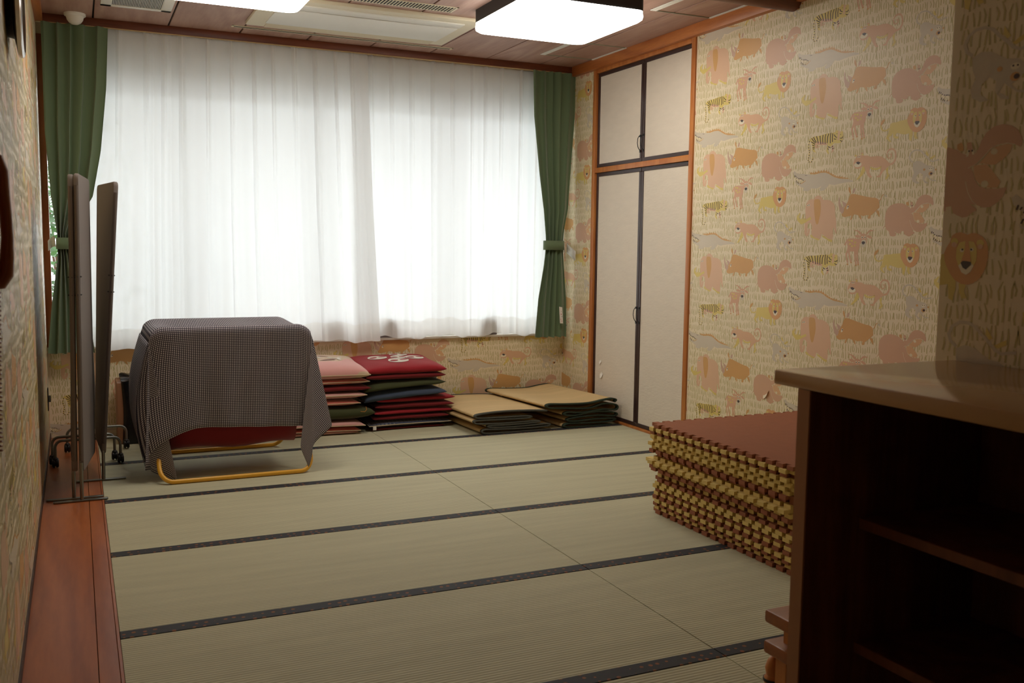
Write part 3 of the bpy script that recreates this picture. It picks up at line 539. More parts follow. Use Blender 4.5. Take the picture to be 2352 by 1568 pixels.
# ---------------------------------------------------------------- curtains
def lerp_tab(tab,z):
    if z>=tab[0][0]: return tab[0][1]
    for (za,a),(zb,b) in zip(tab[:-1],tab[1:]):
        if zb<=z<=za:
            t=(za-z)/(za-zb); t=t*t*(3-2*t) if False else t
            return a+(b-a)*t
    return tab[-1][1]
def sheer_panel(name,label,x0,x1,ztop,zbot,y0,seed,tabL=None,tabR=None):
    rr=random.Random(seed); n=int((x1-x0)/.148); ph=[]; x=0
    edges=[0]
    for k in range(n): edges.append(edges[-1]+rr.uniform(.75,1.25))
    edges=[e/edges[-1] for e in edges]; amps=[rr.uniform(.6,1.3) for _ in range(n)]
    wr=[(rr.random(),rr.uniform(.1,.9),rr.uniform(.004,.01)) for _ in range(14)]
    def fn(s,t):
        z=ztop+(zbot-ztop)*t; L=lerp_tab(tabL,z) if tabL else x0; R=lerp_tab(tabR,z) if tabR else x1
        for k in range(n):
            if s<=edges[k+1] or k==n-1: break
        q=(s-edges[k])/(edges[k+1]-edges[k]); q=min(max(q,0),1)
        # a pinched pleat at the top opening into a broad soft fold below
        pinch=math.exp(-((q-.06)/.07)**2)*(1-.65*min(1,t*2.2))*.035
        soft=(math.sin(PI*q)**2-.5)*.024*amps[k]*(.45+.7*t)+.003*math.sin(2*PI*(q*1.0+.3*k)+t*2)*min(1,t*3)
        y=y0-pinch-soft
        for (a,b,c) in wr: y+=c*.5*math.exp(-((s-a)/.012)**2-((t-b)/.018)**2)
        xx=L+(R-L)*(s+.004*math.sin(2*PI*q)*amps[k])
        zz=z+(.012*math.sin(s*23+seed)+.008*math.sin(s*61))*t
        return (xx,y,zz)
    top=empty(name,((x0+x1)/2,y0,zbot),label,'curtain')
    th=1-.135/(ztop-zbot)
    m=MB(); m.grid(lambda s,t: fn(s,t*th),int(n*22),60); m.build('sheer_fabric',sheer_m,top,recalc=False)
    m=MB(); m.grid(lambda s,t: fn(s,th+t*(1-th)),int(n*22),6); o=m.build('hem',hem_m,top,recalc=False); o['label']='doubled, denser hem band of the sheer curtain'
    return top
sheer_panel('sheer_curtain','white sheer curtain covering the left and middle of the window',-.05,1.98,2.70,.60,4.505,2,
   tabL=[(2.70,.02),(1.47,-.03),(.6,-.06)],tabR=[(2.70,1.885),(1.6,1.93),(.6,1.985)])
sheer_panel('sheer_curtain','white sheer curtain covering the right part of the window',1.76,3.555,2.70,.612,4.545,5,
   tabL=[(2.70,1.76),(.6,1.80)],tabR=[(2.70,3.565),(.6,3.55)])
def green(name,label,tl,tr,ztop,zbot,ztie,tiex,seed):
    top=empty(name,((tl[-1][1]+tr[-1][1])/2,4.45,zbot),label,'curtain'); rr=random.Random(seed)
    nf=5; ph=[rr.uniform(-.5,.5) for _ in range(nf+1)]; am=[rr.uniform(.7,1.25) for _ in range(nf+1)]
    def fn(s,t):
        z=ztop+(zbot-ztop)*t; L=lerp_tab(tl,z); R=lerp_tab(tr,z); w=R-L
        q=s*nf; k=min(int(q),nf-1); fq=q-k
        wob=.5*math.sin(2*PI*q+1.3*math.sin(q*1.7+seed)+t*1.0)
        A=.028+.016*(1-min(1,w/.38)); 
        A*=am[k]*(1-fq)+am[k+1]*fq
        pinch=math.exp(-((z-ztie)/.05)**2); A*=1-.45*pinch
        y=4.425-A*wob*1.2-.012*math.exp(-((z-ztie)/.25)**2)
        xx=L+w*(s+.028*math.sin(2*PI*q*1.0+1.1+t*1.5))
        return (xx,y-.0*s,z+.004*math.sin(s*30)*t)
    m=MB(); m.grid(fn,150,70); m.build('curtain_fabric',green_cur,top,recalc=False)
    m=MB(); x0,x1=tiex; n=28
    pts=[]
    for k in range(n):
        a=2*PI*k/n; pts.append(((x0+x1)/2+((x1-x0)/2+.004)*math.copysign(abs(math.cos(a))**.6,math.cos(a)),4.413+.034*math.copysign(abs(math.sin(a))**.8,math.sin(a))))
    vs=[];fs=[]
    for k in range(n): vs+=[(pts[k][0],pts[k][1],ztie-.037),(pts[k][0],pts[k][1],ztie+.037)]
    for k in range(n): a=2*k; b=2*((k+1)%n); fs.append((a,b,b+1,a+1))
    m.add(vs,fs,0,True); m.build('tieback',green_cur,top,solid=.003)
    return top
gl=green('green_curtain','green curtain tied back at the left end of the window',
  [(2.70,-.262),(2.01,-.26),(1.6,-.235),(1.37,-.203),(1.30,-.200),(1.2,-.205),(.9,-.25),(.585,-.287+.005)],
  [(2.70,.129),(2.31,.108),(1.9,.065),(1.61,.012),(1.37,-.118),(1.30,-.124),(1.2,-.105),(.9,-.04),(.585,-.002)],2.69,.585,1.30,(-.203,-.122),3)
gr=green('green_curtain','green curtain tied back at the right end beside the closet wall',
  [(2.72,3.178),(2.33,3.19),(1.89,3.243),(1.6,3.285),(1.37,3.308),(1.29,3.305),(1.15,3.29),(.9,3.25),(.595,3.226)],
  [(2.72,3.57),(2.42,3.568),(1.9,3.535),(1.62,3.518),(1.45,3.483),(1.37,3.474),(1.29,3.474),(1.15,3.49),(.9,3.515),(.595,3.522)],2.69,.592,1.33,(3.305,3.476),9)
m=MB(); m.add([(3.427,4.372,.84),(3.455,4.372,.835),(3.466,4.374,.704),(3.438,4.374,.706)],[(0,1,2,3)])
o=m.build('care_label',mat('label_white',srgb(236,232,226),.7),gr,recalc=False,solid=.001); o['label']='small white care label with tiny printed marks'
m=MB()
for k,(dx,z,s) in enumerate(((.012,.775,.005),(.019,.756,.004),(.010,.735,.004),(.014,.80,.003),(.018,.72,.004))): m.box(3.432+dx,3.432+dx+s,4.3705,4.3714,z,z+s*1.6,k%2)
m.build('label_print',[mat('print_red',srgb(190,40,50),.7),mat('print_dark',srgb(60,60,80),.7)],o)
whitecl=mat('white_strap',srgb(226,222,212),.8)
m=MB(); m.grid(lambda s,t:(3.476+.08*s, 4.44+.10*s*s, 1.355-.075*t-.01*s),8,3); m.grid(lambda s,t:(3.556-.012*s,4.50-.17*s,1.345-.075*t-.06*s),8,3)
tag(m.build('curtain_strap',whitecl,None,(3.52,4.45,1.30),recalc=False,solid=.003),'white strap hanging on the wall beside the right green curtain','strap')
m=MB(); m.grid(lambda s,t:(-.215-.04*s, 4.47+.02*math.sin(PI*s), 1.345-.065*t-.03*s*s),8,3)
tag(m.build('curtain_strap',whitecl,None,(-.23,4.42,1.30),recalc=False,solid=.003),'white strap beside the left green curtain','strap')
sillm=mat('sill_object_grey',srgb(120,104,100),.8)
for x,lb in ((1.64,'rounded grey object on the sill, behind the curtain beside the draped cot'),(2.07,'rounded grey object on the sill, behind the curtain above the red cushions'),(2.90,'rounded grey object on the sill, behind the curtain above the folded rugs')):
    m=MB(); m.lathe([(.001,.115),(.03,.11),(.055,.095),(.07,.065),(.078,.03),(.08,0.0)],(x,4.592,WZ0+.006),20)
    m.v=[(a,4.592+(b-4.592)*.22,WZ0+.006+(c-WZ0-.006)*1.25) for a,b,c in m.v]
    tag(m.build('sill_object',sillm,None,(x,4.592,WZ0+.006)),lb,'object')

# ---------------------------------------------------------------- closet
cl=empty('built_in_closet',(3.60,3.46,0),'built-in closet with four off-white doors in dark frames','closet')
m=MB(); m.bbox(XR-.012,XR+.045,2.803,2.846,0,2.668,r=.002); m.bbox(XR-.012,XR+.045,4.086,4.128,0,2.668,r=.002)
m.bbox(XR-.008,XR+.045,2.84,4.09,1.888,1.926,r=.002); m.bbox(XR-.004,XR+.045,2.84,4.09,2.640,2.668,r=.002); m.bbox(XR-.004,XR+.045,2.84,4.09,0,.018,r=.002)
m.build('frame',wood_orz,cl)
def cdoor(y0,y1,z0,z1,hy,hz,flip,label):
    d=MB(); x=XR+.008; fr=.027
    for b in ((y0,y1,z0,z0+fr),(y0,y1,z1-fr,z1),(y0,y0+fr,z0+fr,z1-fr),(y1-fr,y1,z0+fr,z1-fr)): d.bbox(x,x+.03,b[0],b[1],b[2],b[3],r=.002,seg=1)
    o=d.build('door',dark_frame,cl); o['label']=label
    q=MB(); q.box(x+.006,x+.028,y0+fr,y1-fr,z0+fr,z1-fr); pn=q.build('door_panel',fusuma,o)
    h=MB(); s=1
    h.tube([(x,hy,hz+.05),(x-.014,hy,hz+.048),(x-.024,hy,hz+.03),(x-.026,hy,hz),(x-.022,hy,hz-.025),(x-.012,hy,hz-.043),(x,hy,hz-.055)],.0028,8)
    h.box(x-.006,x+.001,hy-.008,hy+.008,hz+.042,hz+.058); h.box(x-.005,x+.001,hy-.006,hy+.006,hz-.066,hz-.05)
    h.build('handle',black_pl,o)
    return o
YS=3.445
cdoor(YS+.002,4.084,1.928,2.638,YS+.02,2.058,1,'upper left closet door, off-white with dark frame')
cdoor(2.848,YS-.002,1.928,2.638,YS-.02,2.062,1,'upper right closet door, off-white with dark frame')
dl=cdoor(YS+.002,4.084,.020,1.886,YS+.02,.835,1,'tall lower left closet door with two small tears')
cdoor(2.848,YS-.002,.020,1.886,YS-.02,.835,1,'tall lower right closet door')
for (y,z,s) in ((3.975,.435,.016),(3.958,.335,.024)):
    m=MB(); m.add([(XR+.013,y-s,z+s*.3),(XR+.013,y,z+s*.9),(XR+.013,y+s*.9,z+s*.1),(XR+.003,y+s*.2,z-s*1.2),(XR+.006,y-s*.6,z-s*.9)],[(0,1,2),(0,2,3,4)])
    m.add([(XR+.0135,y-s*.8,z+s*.1),(XR+.0135,y+s*.3,z+s*.3),(XR+.0135,y+s*.1,z-s*.3)],[(0,1,2)],1)
    o=m.build('torn_paper',[MATS.get('torn_white') or mat('torn_white',srgb(240,236,226),.8),gapm],dl,recalc=False)
# peeled wallpaper flap
m=MB(); m.grid(lambda s,t:(XR-.001-.012*math.sin(PI*t*.5)*s, 2.035-.05*s, .455+.035*s*s-.02*t),6,3)
tag(m.build('torn_wallpaper',WM[0],None,(XR,2.01,.46),recalc=False),'small peeled flap of wallpaper on the right wall above the foam mats','tear')

# ---------------------------------------------------------------- ceiling fittings
def ceiling_lamp(x,y,label):
    t=empty('ceiling_light',(x,y,ZC),label,'ceiling light','square ceiling lights')
    def rsq(h,r,z,n=8):
        P=[]
        for (sx,sy,a0) in ((1,1,0),(-1,1,PI/2),(-1,-1,PI),(1,-1,1.5*PI)):
            for k in range(n+1):
                a=a0+k*PI/2/n; P.append((x+sx*(h-r)+r*math.cos(a),y+sy*(h-r)+r*math.sin(a),z))
        return P
    def loft(rings,name,mt):
        m=MB(); vs=[v for r in rings for v in r]; n=len(rings[0]); fs=[]
        for i in range(len(rings)-1):
            for j in range(n): fs.append((i*n+j,i*n+(j+1)%n,(i+1)*n+(j+1)%n,(i+1)*n+j))
        fs.append(tuple(range(n))); fs.append(tuple((len(rings)-1)*n+j for j in range(n)))
        m.add(vs,fs,0,True); return m.build(name,mt,t)
    loft([rsq(.375,.03,ZC),rsq(.375,.03,ZC-.078)],'lamp_base',mat('lamp_black',srgb(26,26,26),.5) if 'lamp_black' not in MATS else MATS['lamp_black'])
    loft([rsq(.378,.05,ZC-.078),rsq(.381,.05,ZC-.11),rsq(.378,.05,ZC-.124),rsq(.365,.06,ZC-.136),rsq(.33,.06,ZC-.141)],'diffuser',diffuser)
ceiling_lamp(2.535,2.755,'lit square ceiling light with black base in front of the closet')
ceiling_lamp(.71,2.775,'lit square ceiling light at the left, cut off by the top edge')
ac=empty('ceiling_air_conditioner',(1.62,3.69,ZC),'long cream and white ceiling air conditioner panel','air conditioner')
m=MB(); m.bbox(.945,2.300,3.31,4.065,ZC-.022,ZC+.005,r=.008); m.build('panel',cream_pl,ac)
m=MB(); m.bbox(1.05,2.205,3.52,3.93,ZC-.030,ZC-.015,r=.004); m.build('intake_cover',white_pl,ac)
m=MB(); m.bbox(1.05,2.205,3.39,3.500,ZC-.030,ZC-.015,r=.004); m.build('louvre',white_pl,ac)
m=MB(); m.box(1.05,2.14,3.500,3.520,ZC-.0235,ZC-.0215); m.build('outlet_slot',gapm,ac)
m=MB(); m.bbox(1.06,2.195,3.935,4.055,ZC-.0275,ZC-.015,r=.003); m.build('lower_cover',mat('ac_beige',srgb(206,192,160),.5),ac)
def slot(name,x0,x1,y0,y1,label,bars=0):
    t=empty(name,((x0+x1)/2,(y0+y1)/2,ZC),label,'air vent')
    m=MB(); f=.011
    for b in ((x0,x1,y0,y0+f),(x0,x1,y1-f,y1),(x0,x0+f*1.4,y0,y1),(x1-f*1.4,x1,y0,y1)): m.bbox(b[0],b[1],b[2],b[3],ZC-.004,ZC+.002,r=.001,seg=1)
    m.build('vent_frame',cream_pl,t)
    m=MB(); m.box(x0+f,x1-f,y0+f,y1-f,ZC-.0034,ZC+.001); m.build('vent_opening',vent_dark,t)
    if bars:
        m=MB(); n=int((x1-x0)/bars)
        for k in range(1,n): xx=x0+k*bars; m.box(xx,xx+.006,y0+f,y1-f,ZC-.006,ZC-.003)
        m.build('vent_bars',cream_pl,t)
    else:
        m=MB(); m.box(x0+f,x1-f,(y0+y1)/2-.0015,(y0+y1)/2+.0015,ZC-.0042,ZC-.003); m.build('vent_bars',cream_pl,t)
slot('slot_vent',.885,2.44,4.205,4.262,'long narrow slot vent between the air conditioner and the window')
slot('slot_vent',1.0,2.05,3.10,3.23,'long barred slot vent on the near side of the air conditioner',.020)
t=empty('exhaust_grille',(.29,3.85,ZC),'white square exhaust grille at the upper left','air vent')
m=MB(); x0,x1,y0,y1=.085,.488,3.63,4.03
for b in ((x0,x1,y1-.045,y1),(x0,x1,y0,y0+.045),(x0,x0+.06,y0,y1),(x1-.06,x1,y0,y1)): m.bbox(b[0],b[1],b[2],b[3],ZC-.007,ZC+.002,r=.002)
m.build('grille_frame',white_pl,t)
m=MB(); m.box(x0+.05,x1-.05,y0+.04,y1-.04,ZC-.002,ZC+.001); m.build('grille_opening',black_pl,t)
m=MB(); n=33
for k in range(n): xx=x0+.062+k*(x1-x0-.124)/(n-1); m.box(xx-.0014,xx+.0014,y0+.04,y1-.04,ZC-.006,ZC-.002)
m.build('grille_bars',white_pl,t)
def hatch(x0,x1,y0,y1,label):
    t=empty('ceiling_diffuser',((x0+x1)/2,(y0+y1)/2,ZC),label,'ceiling vent')
    for xx in (x0,x1-.04):
        m=MB(); m.box(xx,xx+.038,y0,y1,ZC-.0015,ZC+.001)
        for k in range(4): m.box(xx+k*.0105,xx+k*.0105+.0065,y0,y1,ZC-.006,ZC+.001)
        m.build('slats',white_pl,t)
    for ya in (y0,y1-.009):
        m=MB(); m.box(x0+.04,x1-.04,ya,ya+.009,ZC-.005,ZC+.001); m.build('edge_strip',MATS.get('dull_green_alu') or mat('dull_green_alu',srgb(150,150,128),.5),t)
hatch(3.088,3.56,3.60,4.09,'square ceiling hatch with slatted white edges nearest the window corner')
hatch(3.095,3.56,2.12,2.615,'square ceiling hatch with slatted white edges nearer the round beam')
m=MB(); m.lathe([(.001,-.068),(.02,-.066),(.036,-.056),(.047,-.04),(.052,-.022),(.054,-.018),(.062,-.016),(.064,-.012),(.064,0)],(-.055,4.36,ZC),32)
tag(m.build('smoke_detector',white_pl,None,(-.055,4.36,ZC)),'white dome detector on the ceiling above the left green curtain','detector')

# ---------------------------------------------------------------- things on the left wall
ph=empty('wall_telephone',(XL,-.36,1.2),'brown wall telephone with coiled cord at the left edge','telephone')
brn=mat('phone_brown',srgb(150,82,44),.35)
m=MB(); m.bbox(XL,XL+.04,-.44,-.30,1.20,1.44,r=.008); m.build('phone_base',brn,ph)
m=MB()
PSH=-.009
prof=[(-.236,1.462,.014),(-.222,1.455,.017),(-.215,1.435,.015),(-.211,1.39,.012),(-.208,1.35,.011),(-.207,1.31,.011),(-.209,1.27,.013),(-.213,1.24,.015),(-.223,1.225,.016),(-.237,1.222,.014)]
m.tube([(a+PSH,-.30,b) for a,b,c in prof],.012,14,rs=[c for a,b,c in prof])
m.lathe([(.001,-.008),(.024,-.008),(.026,.01),(.02,.016)],(-.250,-.30,1.447),16,axis='x'); m.lathe([(.001,-.008),(.024,-.008),(.026,.01),(.02,.016)],(-.250,-.30,1.245),16,axis='x')
m.build('handset',brn,ph)
m=MB(); pts=[]
for k in range(560):
    a=k*.42; z=1.222-k*.33/560; pts.append((-.240-.008*k/560+.0085*math.cos(a),-.305+.0085*math.sin(a),z))
m.tube(pts,.0022,6); m.build('coiled_cord',brn,ph)
ck=empty('wall_clock',(XL,1.36,2.10),'black and silver round wall clock seen edge-on at the top left','clock')
m=MB(); m.lathe([(.10,0),(.105,.022),(.15,.030),(.158,.040),(.001,.041)],(XL,1.36,2.10),40,axis='x'); m.build('clock_body',black_pl,ck)
m=MB(); m.lathe([(.156,.030),(.165,.034),(.166,.046),(.158,.052),(.148,.052),(.148,.044)],(XL,1.36,2.10),48,axis='x'); m.build('clock_rim',mat('silver',srgb(205,200,195),.2,.9),ck)
lt=empty('wall_latch',(XL,4.30,.30),'small black latch low on the left wall beside the window corner','latch')
m=MB(); m.bbox(XL,XL+.006,4.27,4.33,.235,.38,r=.002); m.build('latch_plate',black_pl,lt)
m=MB(); m.bbox(XL+.006,XL+.02,4.285,4.315,.29,.33,r=.003); m.build('latch_bolt',steel,lt)

# ---------------------------------------------------------------- folding screen
sc=empty('folding_screen',(-.07,3.05,0),'grey fabric folding screen standing on flat metal feet','folding screen')
def panel(nb,fb,nt,ft,th,lab=None):
    m=MB(); NB,FB,NT,FT=[Vector(q) for q in (nb,fb,nt,ft)]
    nrm=(FB-NB).cross(NT-NB).normalized()*th/2
    def P(s,t): return (NB*(1-s)+FB*s)*(1-t)+(NT*(1-s)+FT*s)*t
    # rounded corner outline
    r=.03; H=(NT-NB).length; Wd=(FB-NB).length; out=[]
    for (cx_,cy_,a0) in ((1-r/Wd,1-r/H,0),(r/Wd,1-r/H,PI/2),(r/Wd,r/H,PI),(1-r/Wd,r/H,1.5*PI)):
        for k in range(6):
            a=a0+k*PI/10; out.append(P(cx_+r/Wd*math.cos(a),cy_+r/H*math.sin(a)))
    n=len(out); inset=[q+(P(.5,.5)-q).normalized()*.004 for q in out]
    rings=[[q-nrm for q in inset],[q-nrm*.6 for q in out],[q+nrm*.6 for q in out],[q+nrm for q in inset]]
    vs=[v for rr in rings for v in rr]; fs=[]
    for i in range(3):
        for j in range(n): fs.append((i*n+j,i*n+(j+1)%n,(i+1)*n+(j+1)%n,(i+1)*n+j))
    fs.append(tuple(range(n))); fs.append(tuple(3*n+j for j in range(n)))
    m.add(vs,fs,0,True); o=m.build('screen_panel',grey_fab,sc)
    # metal edge strip + hinge clips on the near edge
    e=MB(); d=(FB-NB).normalized()*-.002
    e.tube([P(0,.04)+d,P(0,.5)+d,P(0,.96)+d],th*.42,8); 
    e.build('edge_strip',screen_edge,o)
    for z in (.60,.66):
        h=MB(); h.tube([P(.03,z)-nrm*1.3,P(-.02,z)+d,P(.03,z)+nrm*1.3],.004,6); h.build('hinge_clip',black_pl,o)
    return o
panel((-.132,2.80,.15),(-.140,3.30,.15),(-.108,2.80,1.64),(-.100,3.30,1.64),.026)
panel((-.102,2.795,.15),(-.040,3.28,.15),(-.084,2.795,1.645),(-.028,3.28,1.645),.022)
panel((.012,3.20,.15),(-.012,3.72,.15),(.115,3.20,1.635),(.040,3.72,1.64),.022)
def leg(x,y,z1):
    m=MB(); m.tube([(x,y,.006),(x+.002,y,z1)],.009,10); m.build('leg',steel,sc)
leg(-.140,2.845,.2); leg(-.104,2.79,.2); leg(.008,3.21,.2)
for (x0,x1,y) in ((-.268,-.002,2.845),(-.236,.018,2.788),(-.13,.122,3.215)):
    m=MB(); m.bbox(x0,x1,y-.014,y+.014,.004,.011,r=.003); m.build('foot',steel,sc)
# castered stand behind
cs=empty('caster_stand',(-.05,3.8,0),'low metal stand with arched tube feet on black casters behind the screen','stand')
def arch(x0,x1,y,h):
    m=MB(); P=[(x0,y,.045)]
    P.append((x0,y,h-.04))
    for k in range(1,7): a=PI-k*PI/12; P.append((x0+.04+.04*math.cos(a),y,h-.04+.04*math.sin(a)))
    for k in range(0,7): a=PI/2-k*PI/12; P.append((x1-.04+.04*math.cos(a),y,h-.04+.04*math.sin(a)))
    P.append((x1,y,.045)); m.tube(P,.0085,10); m.build('arch_foot',steel,cs)
    for x in (x0,x1):
        c=MB(); c.lathe([(.001,-.018),(.02,-.018),(.026,-.012),(.026,-.004),(.018,-.002),(.018,.002),(.026,.004),(.026,.012),(.02,.018),(.001,.018)],(x,y,.030),18,axis='x')
        c.lathe([(.001,.0),(.016,.0),(.016,.012),(.008,.02)],(x,y,.045),14); c.build('caster',black_pl,cs)
arch(-.255,.083,3.72,.165); arch(-.238,.112,3.63,.16); arch(-.178,.163,4.05,.15)
m=MB(); m.tube([(-.085,3.68,.16),(-.085,3.68,.9)],.01,10); m.tube([(-.01,4.05,.15),(-.03,4.05,.9)],.01,10); m.tube([(-.085,3.68,.88),(-.03,4.05,.88)],.009,8); m.tube([(-.085,3.63,.158),(-.085,3.72,.160)],.008,8); m.build('upright',steel,cs)

# ---------------------------------------------------------------- cot with draped cloth
ct=empty('folding_cot',(.7,3.38,0),'folding cot with yellow tube frame and red fabric basket','cot')
def loop(yb,yt,x0,x1,zt,name):
    r=.07; P=[]
    def pt(x,h): # h: height 0..zt along the leaning plane
        t=h/zt; return (x,yb+(yt-yb)*t,.0135+h)
    for (cx_,cz_,a0) in ((x1-r,zt-r,0),(x0+r,zt-r,PI/2),(x0+r,r,PI),(x1-r,r,1.5*PI)):
        for k in range(9): a=a0+k*PI/16; P.append(pt(cx_+r*math.cos(a),cz_+r*math.sin(a)))
    m=MB(); m.tube(P,.0125,14,closed=True); m.build(name,yellow_tube,ct)
loop(2.985,3.66,.285,1.115,.815,'tube_frame'); loop(3.775,3.08,.262,1.092,.812,'tube_frame')
def bask(s,t):
    # trough: s across depth, t along x
    a=(s-.5)*2; y=3.37+.27*math.copysign(min(1,abs(a))**.8,a); z=.135+.66*(abs(a)**5)
    return (.36+.70*t,y,z+.0*t+.01*math.sin(t*9))
m=MB(); m.grid(bask,40,10)
for tx in (0,1): 
    n=20; vs=[bask(k/n,tx) for k in range(n+1)]; m.add(vs,[tuple(range(n+1))])
m.build('basket',red_fab,ct,recalc=False,solid=.004)
ging=bpy.data.materials.new('gingham'); ging.use_nodes=True; N=ging.node_tree.nodes; L=ging.node_tree.links; b=N['Principled BSDF']; b.inputs['Roughness'].default_value=.85
uvn=N.new('ShaderNodeUVMap'); uvn.uv_map='UV'; sp=N.new('ShaderNodeSeparateXYZ'); L.new(uvn.outputs[0],sp.inputs[0])
fx=[]
for c in 'XY':
    d=N.new('ShaderNodeMath'); d.operation='MULTIPLY'; d.inputs[1].default_value=1/.0098; L.new(sp.outputs[c],d.inputs[0])
    f=N.new('ShaderNodeMath'); f.operation='FRACT'; L.new(d.outputs[0],f.inputs[0])
    g=N.new('ShaderNodeMath'); g.operation='GREATER_THAN'; g.inputs[1].default_value=.48; L.new(f.outputs[0],g.inputs[0]); fx.append(g)
sm=N.new('ShaderNodeMath'); sm.operation='ADD'; L.new(fx[0].outputs[0],sm.inputs[0]); L.new(fx[1].outputs[0],sm.inputs[1])
cr=N.new('ShaderNodeValToRGB'); cr.color_ramp.interpolation='CONSTANT'; e=cr.color_ramp.elements
e[0].position=0; e[0].color=srgb(44,38,46); e[1].position=.35; e[1].color=srgb(86,78,92); q=e.new(.85); q.color=srgb(214,208,210)
dv=N.new('ShaderNodeMath'); dv.operation='MULTIPLY'; dv.inputs[1].default_value=.5; L.new(sm.outputs[0],dv.inputs[0]); L.new(dv.outputs[0],cr.inputs[0]); L.new(cr.outputs[0],b.inputs['Base Color'])
# cloth sheet
RX0,RX1,RY0,RY1,ZR=.245,1.132,3.055,3.69,.853; HF=.575; HS=.60; HB=.50; HSR=.48
m=MB()
def topz(x,y):
    u=(x-RX0)/(RX1-RX0); v=(y-RY0)/(RY1-RY0); s=max(0,4*v*(1-v))*max(0,min(1,4*u*(1-u)*1.6))
    q=max(0,.085-(RX1-RX0)*min(u,1-u)); e=.085-math.sqrt(max(0,.085**2-q*q))     # the frame corners are rounded
    e*=.95
    return ZR-.045*s**1.6+.010*s*math.sin(9*u+4*v)+.006*s*math.sin(21*u-6*v)-e
m.grid(lambda s,t:(RX0+(RX1-RX0)*s,RY0+(RY1-RY0)*t,topz(RX0+(RX1-RX0)*s,RY0+(RY1-RY0)*t)),60,24,uv=lambda s,t:((RX1-RX0)*s,(RY1-RY0)*t))
def front(s,t):
    x=RX0+(RX1-RX0)*s; h=HF*t*(1-.02*math.sin(s*5)); z0=topz(x,RY0)
    fold=.016*math.sin(s*13+.6)*t*(.3+.7*t)*math.exp(-s*1.6)+.006*math.sin(s*31)*t*t
    zz=z0-h-(.10*t*max(0,1-s*3.6)**1.4); rl=-.008*(1-math.exp(-h/.01))
    return (x-.07*math.sin(PI*t*.88)*math.exp(-s*7),RY0+rl-fold-.006+.30*max(0,.15-s)*(RX1-RX0)*min(1,t*3),zz)
m.grid(front,70,26,uv=lambda s,t:((RX1-RX0)*s,-HF*t))
def side(sx):
    def f(s,t):
        y=RY0+(RY1-RY0)*s; x=RX0 if sx<0 else RX1; bul=(.07*math.sin(PI*t*.88)+.01*t*math.sin(PI*s)) if sx<0 else .02*math.sin(PI*t*.9)*(.6+.4*math.sin(PI*s))
        return (x+sx*(bul+.006*s+.008*math.sin(s*12)*t*s),y,topz(x,y)-(HS if sx<0 else HSR)*t-(.10*t*max(0,1-s*2.5) if sx<0 else 0))
    return f
m.grid(side(-1),24,24,uv=lambda s,t:(-HS*t,(RY1-RY0)*s)); m.grid(side(1),24,24,uv=lambda s,t:((RX1-RX0)+HSR*t,(RY1-RY0)*s))
def back(s,t):
    x=RX0+(RX1-RX0)*s; return (x,RY1+.012+.01*math.sin(s*14)*t,topz(x,RY1)-HB*t)
m.grid(back,50,20,uv=lambda s,t:((RX1-RX0)*s,(RY1-RY0)+HB*t))
def fan(cxp,cyp,keys,sx,sy,hf,hs,z0,ext=0,shr=0):
    # keys: (phi deg, dx, dy) where phi 0 = front/back drop, 90 = side drop
    def d(phi):
        for (a,ax,ay),(b_,bx,by) in zip(keys[:-1],keys[1:]):
            if phi<=b_: 
                t=(phi-a)/(b_-a); t=t*t*(3-2*t); return (ax+(bx-ax)*t, ay+(by-ay)*t)
        return keys[-1][1:]
    def f(s,t):
        phi=90*s; r=min(hf/max(.01,math.cos(math.radians(phi))),hs/max(.01,math.sin(math.radians(phi))))
        dx,dy=d(phi); r=min(.83,r+ext*abs(math.cos(math.radians(2*phi)))); r*=1-shr*math.sin(math.radians(2*phi)); l=r*t; dz=math.sqrt(max(.05,1-dx*dx-dy*dy))
        return (cxp+dx*l,cyp+dy*l,z0-dz*l)
    def uv(s,t):
        phi=math.radians(90*s); r=min(hf/max(.01,math.cos(phi)),hs/max(.01,math.sin(phi)))*t
        u0=0 if sx<0 else (RX1-RX0); v0=0 if sy<0 else (RY1-RY0)
        return (u0+sx*math.sin(phi)*r, v0+sy*math.cos(phi)*r)
    m.grid(f,48,28,uv=uv)
fan(RX1,RY0-.01,[(0,-.03,-.012),(22,-.13,-.05),(49,-.03,-.10),(68,.20,-.05),(90,.035,0.0)],1,-1,HF,HSR,topz(RX1,RY0))
fan(RX0,RY0-.012,[(0,-.045,.0),(18,.0,.05),(45,.17,.02),(70,.0,.08),(90,-.045,.015)],-1,-1,HF,HS,topz(RX0,RY0),.10)
fan(RX1,RY1+.01,[(0,0,.01),(30,-.04,.06),(50,.02,.10),(70,.10,.03),(90,.02,0)],1,1,HB,HSR,topz(RX1,RY1),0,.38)
fan(RX0,RY1+.01,[(0,0,.01),(30,.04,.06),(50,-.02,.10),(70,-.10,.03),(90,-.02,0)],-1,1,HB,HS,topz(RX0,RY1),0,.38)
o=m.build('gingham_cloth',ging,None,(.7,3.38,.85),recalc=False,solid=.0018,auto=80)
tag(o,'dark gingham cloth draped over the yellow-framed cot','cloth')

# ---------------------------------------------------------------- cushions
cush={}
def cush_mat(k,c,**kw):
    cush[k]=mat('cushion_'+k,srgb(*c),.9,noise=.06,nscale=6,sheen=.12,**kw); return cush[k]
cush_mat('red',(150,16,30)); cush_mat('darkred',(112,8,14)); cush_mat('green',(58,62,26)); cush_mat('blue',(60,72,92)); cush_mat('navy',(58,62,80)); 
cush_mat('coral',(196,100,86)); cush_mat('pink',(206,152,142)); cush_mat('palepink',(222,170,160)); cush_mat('pip',(214,196,160))
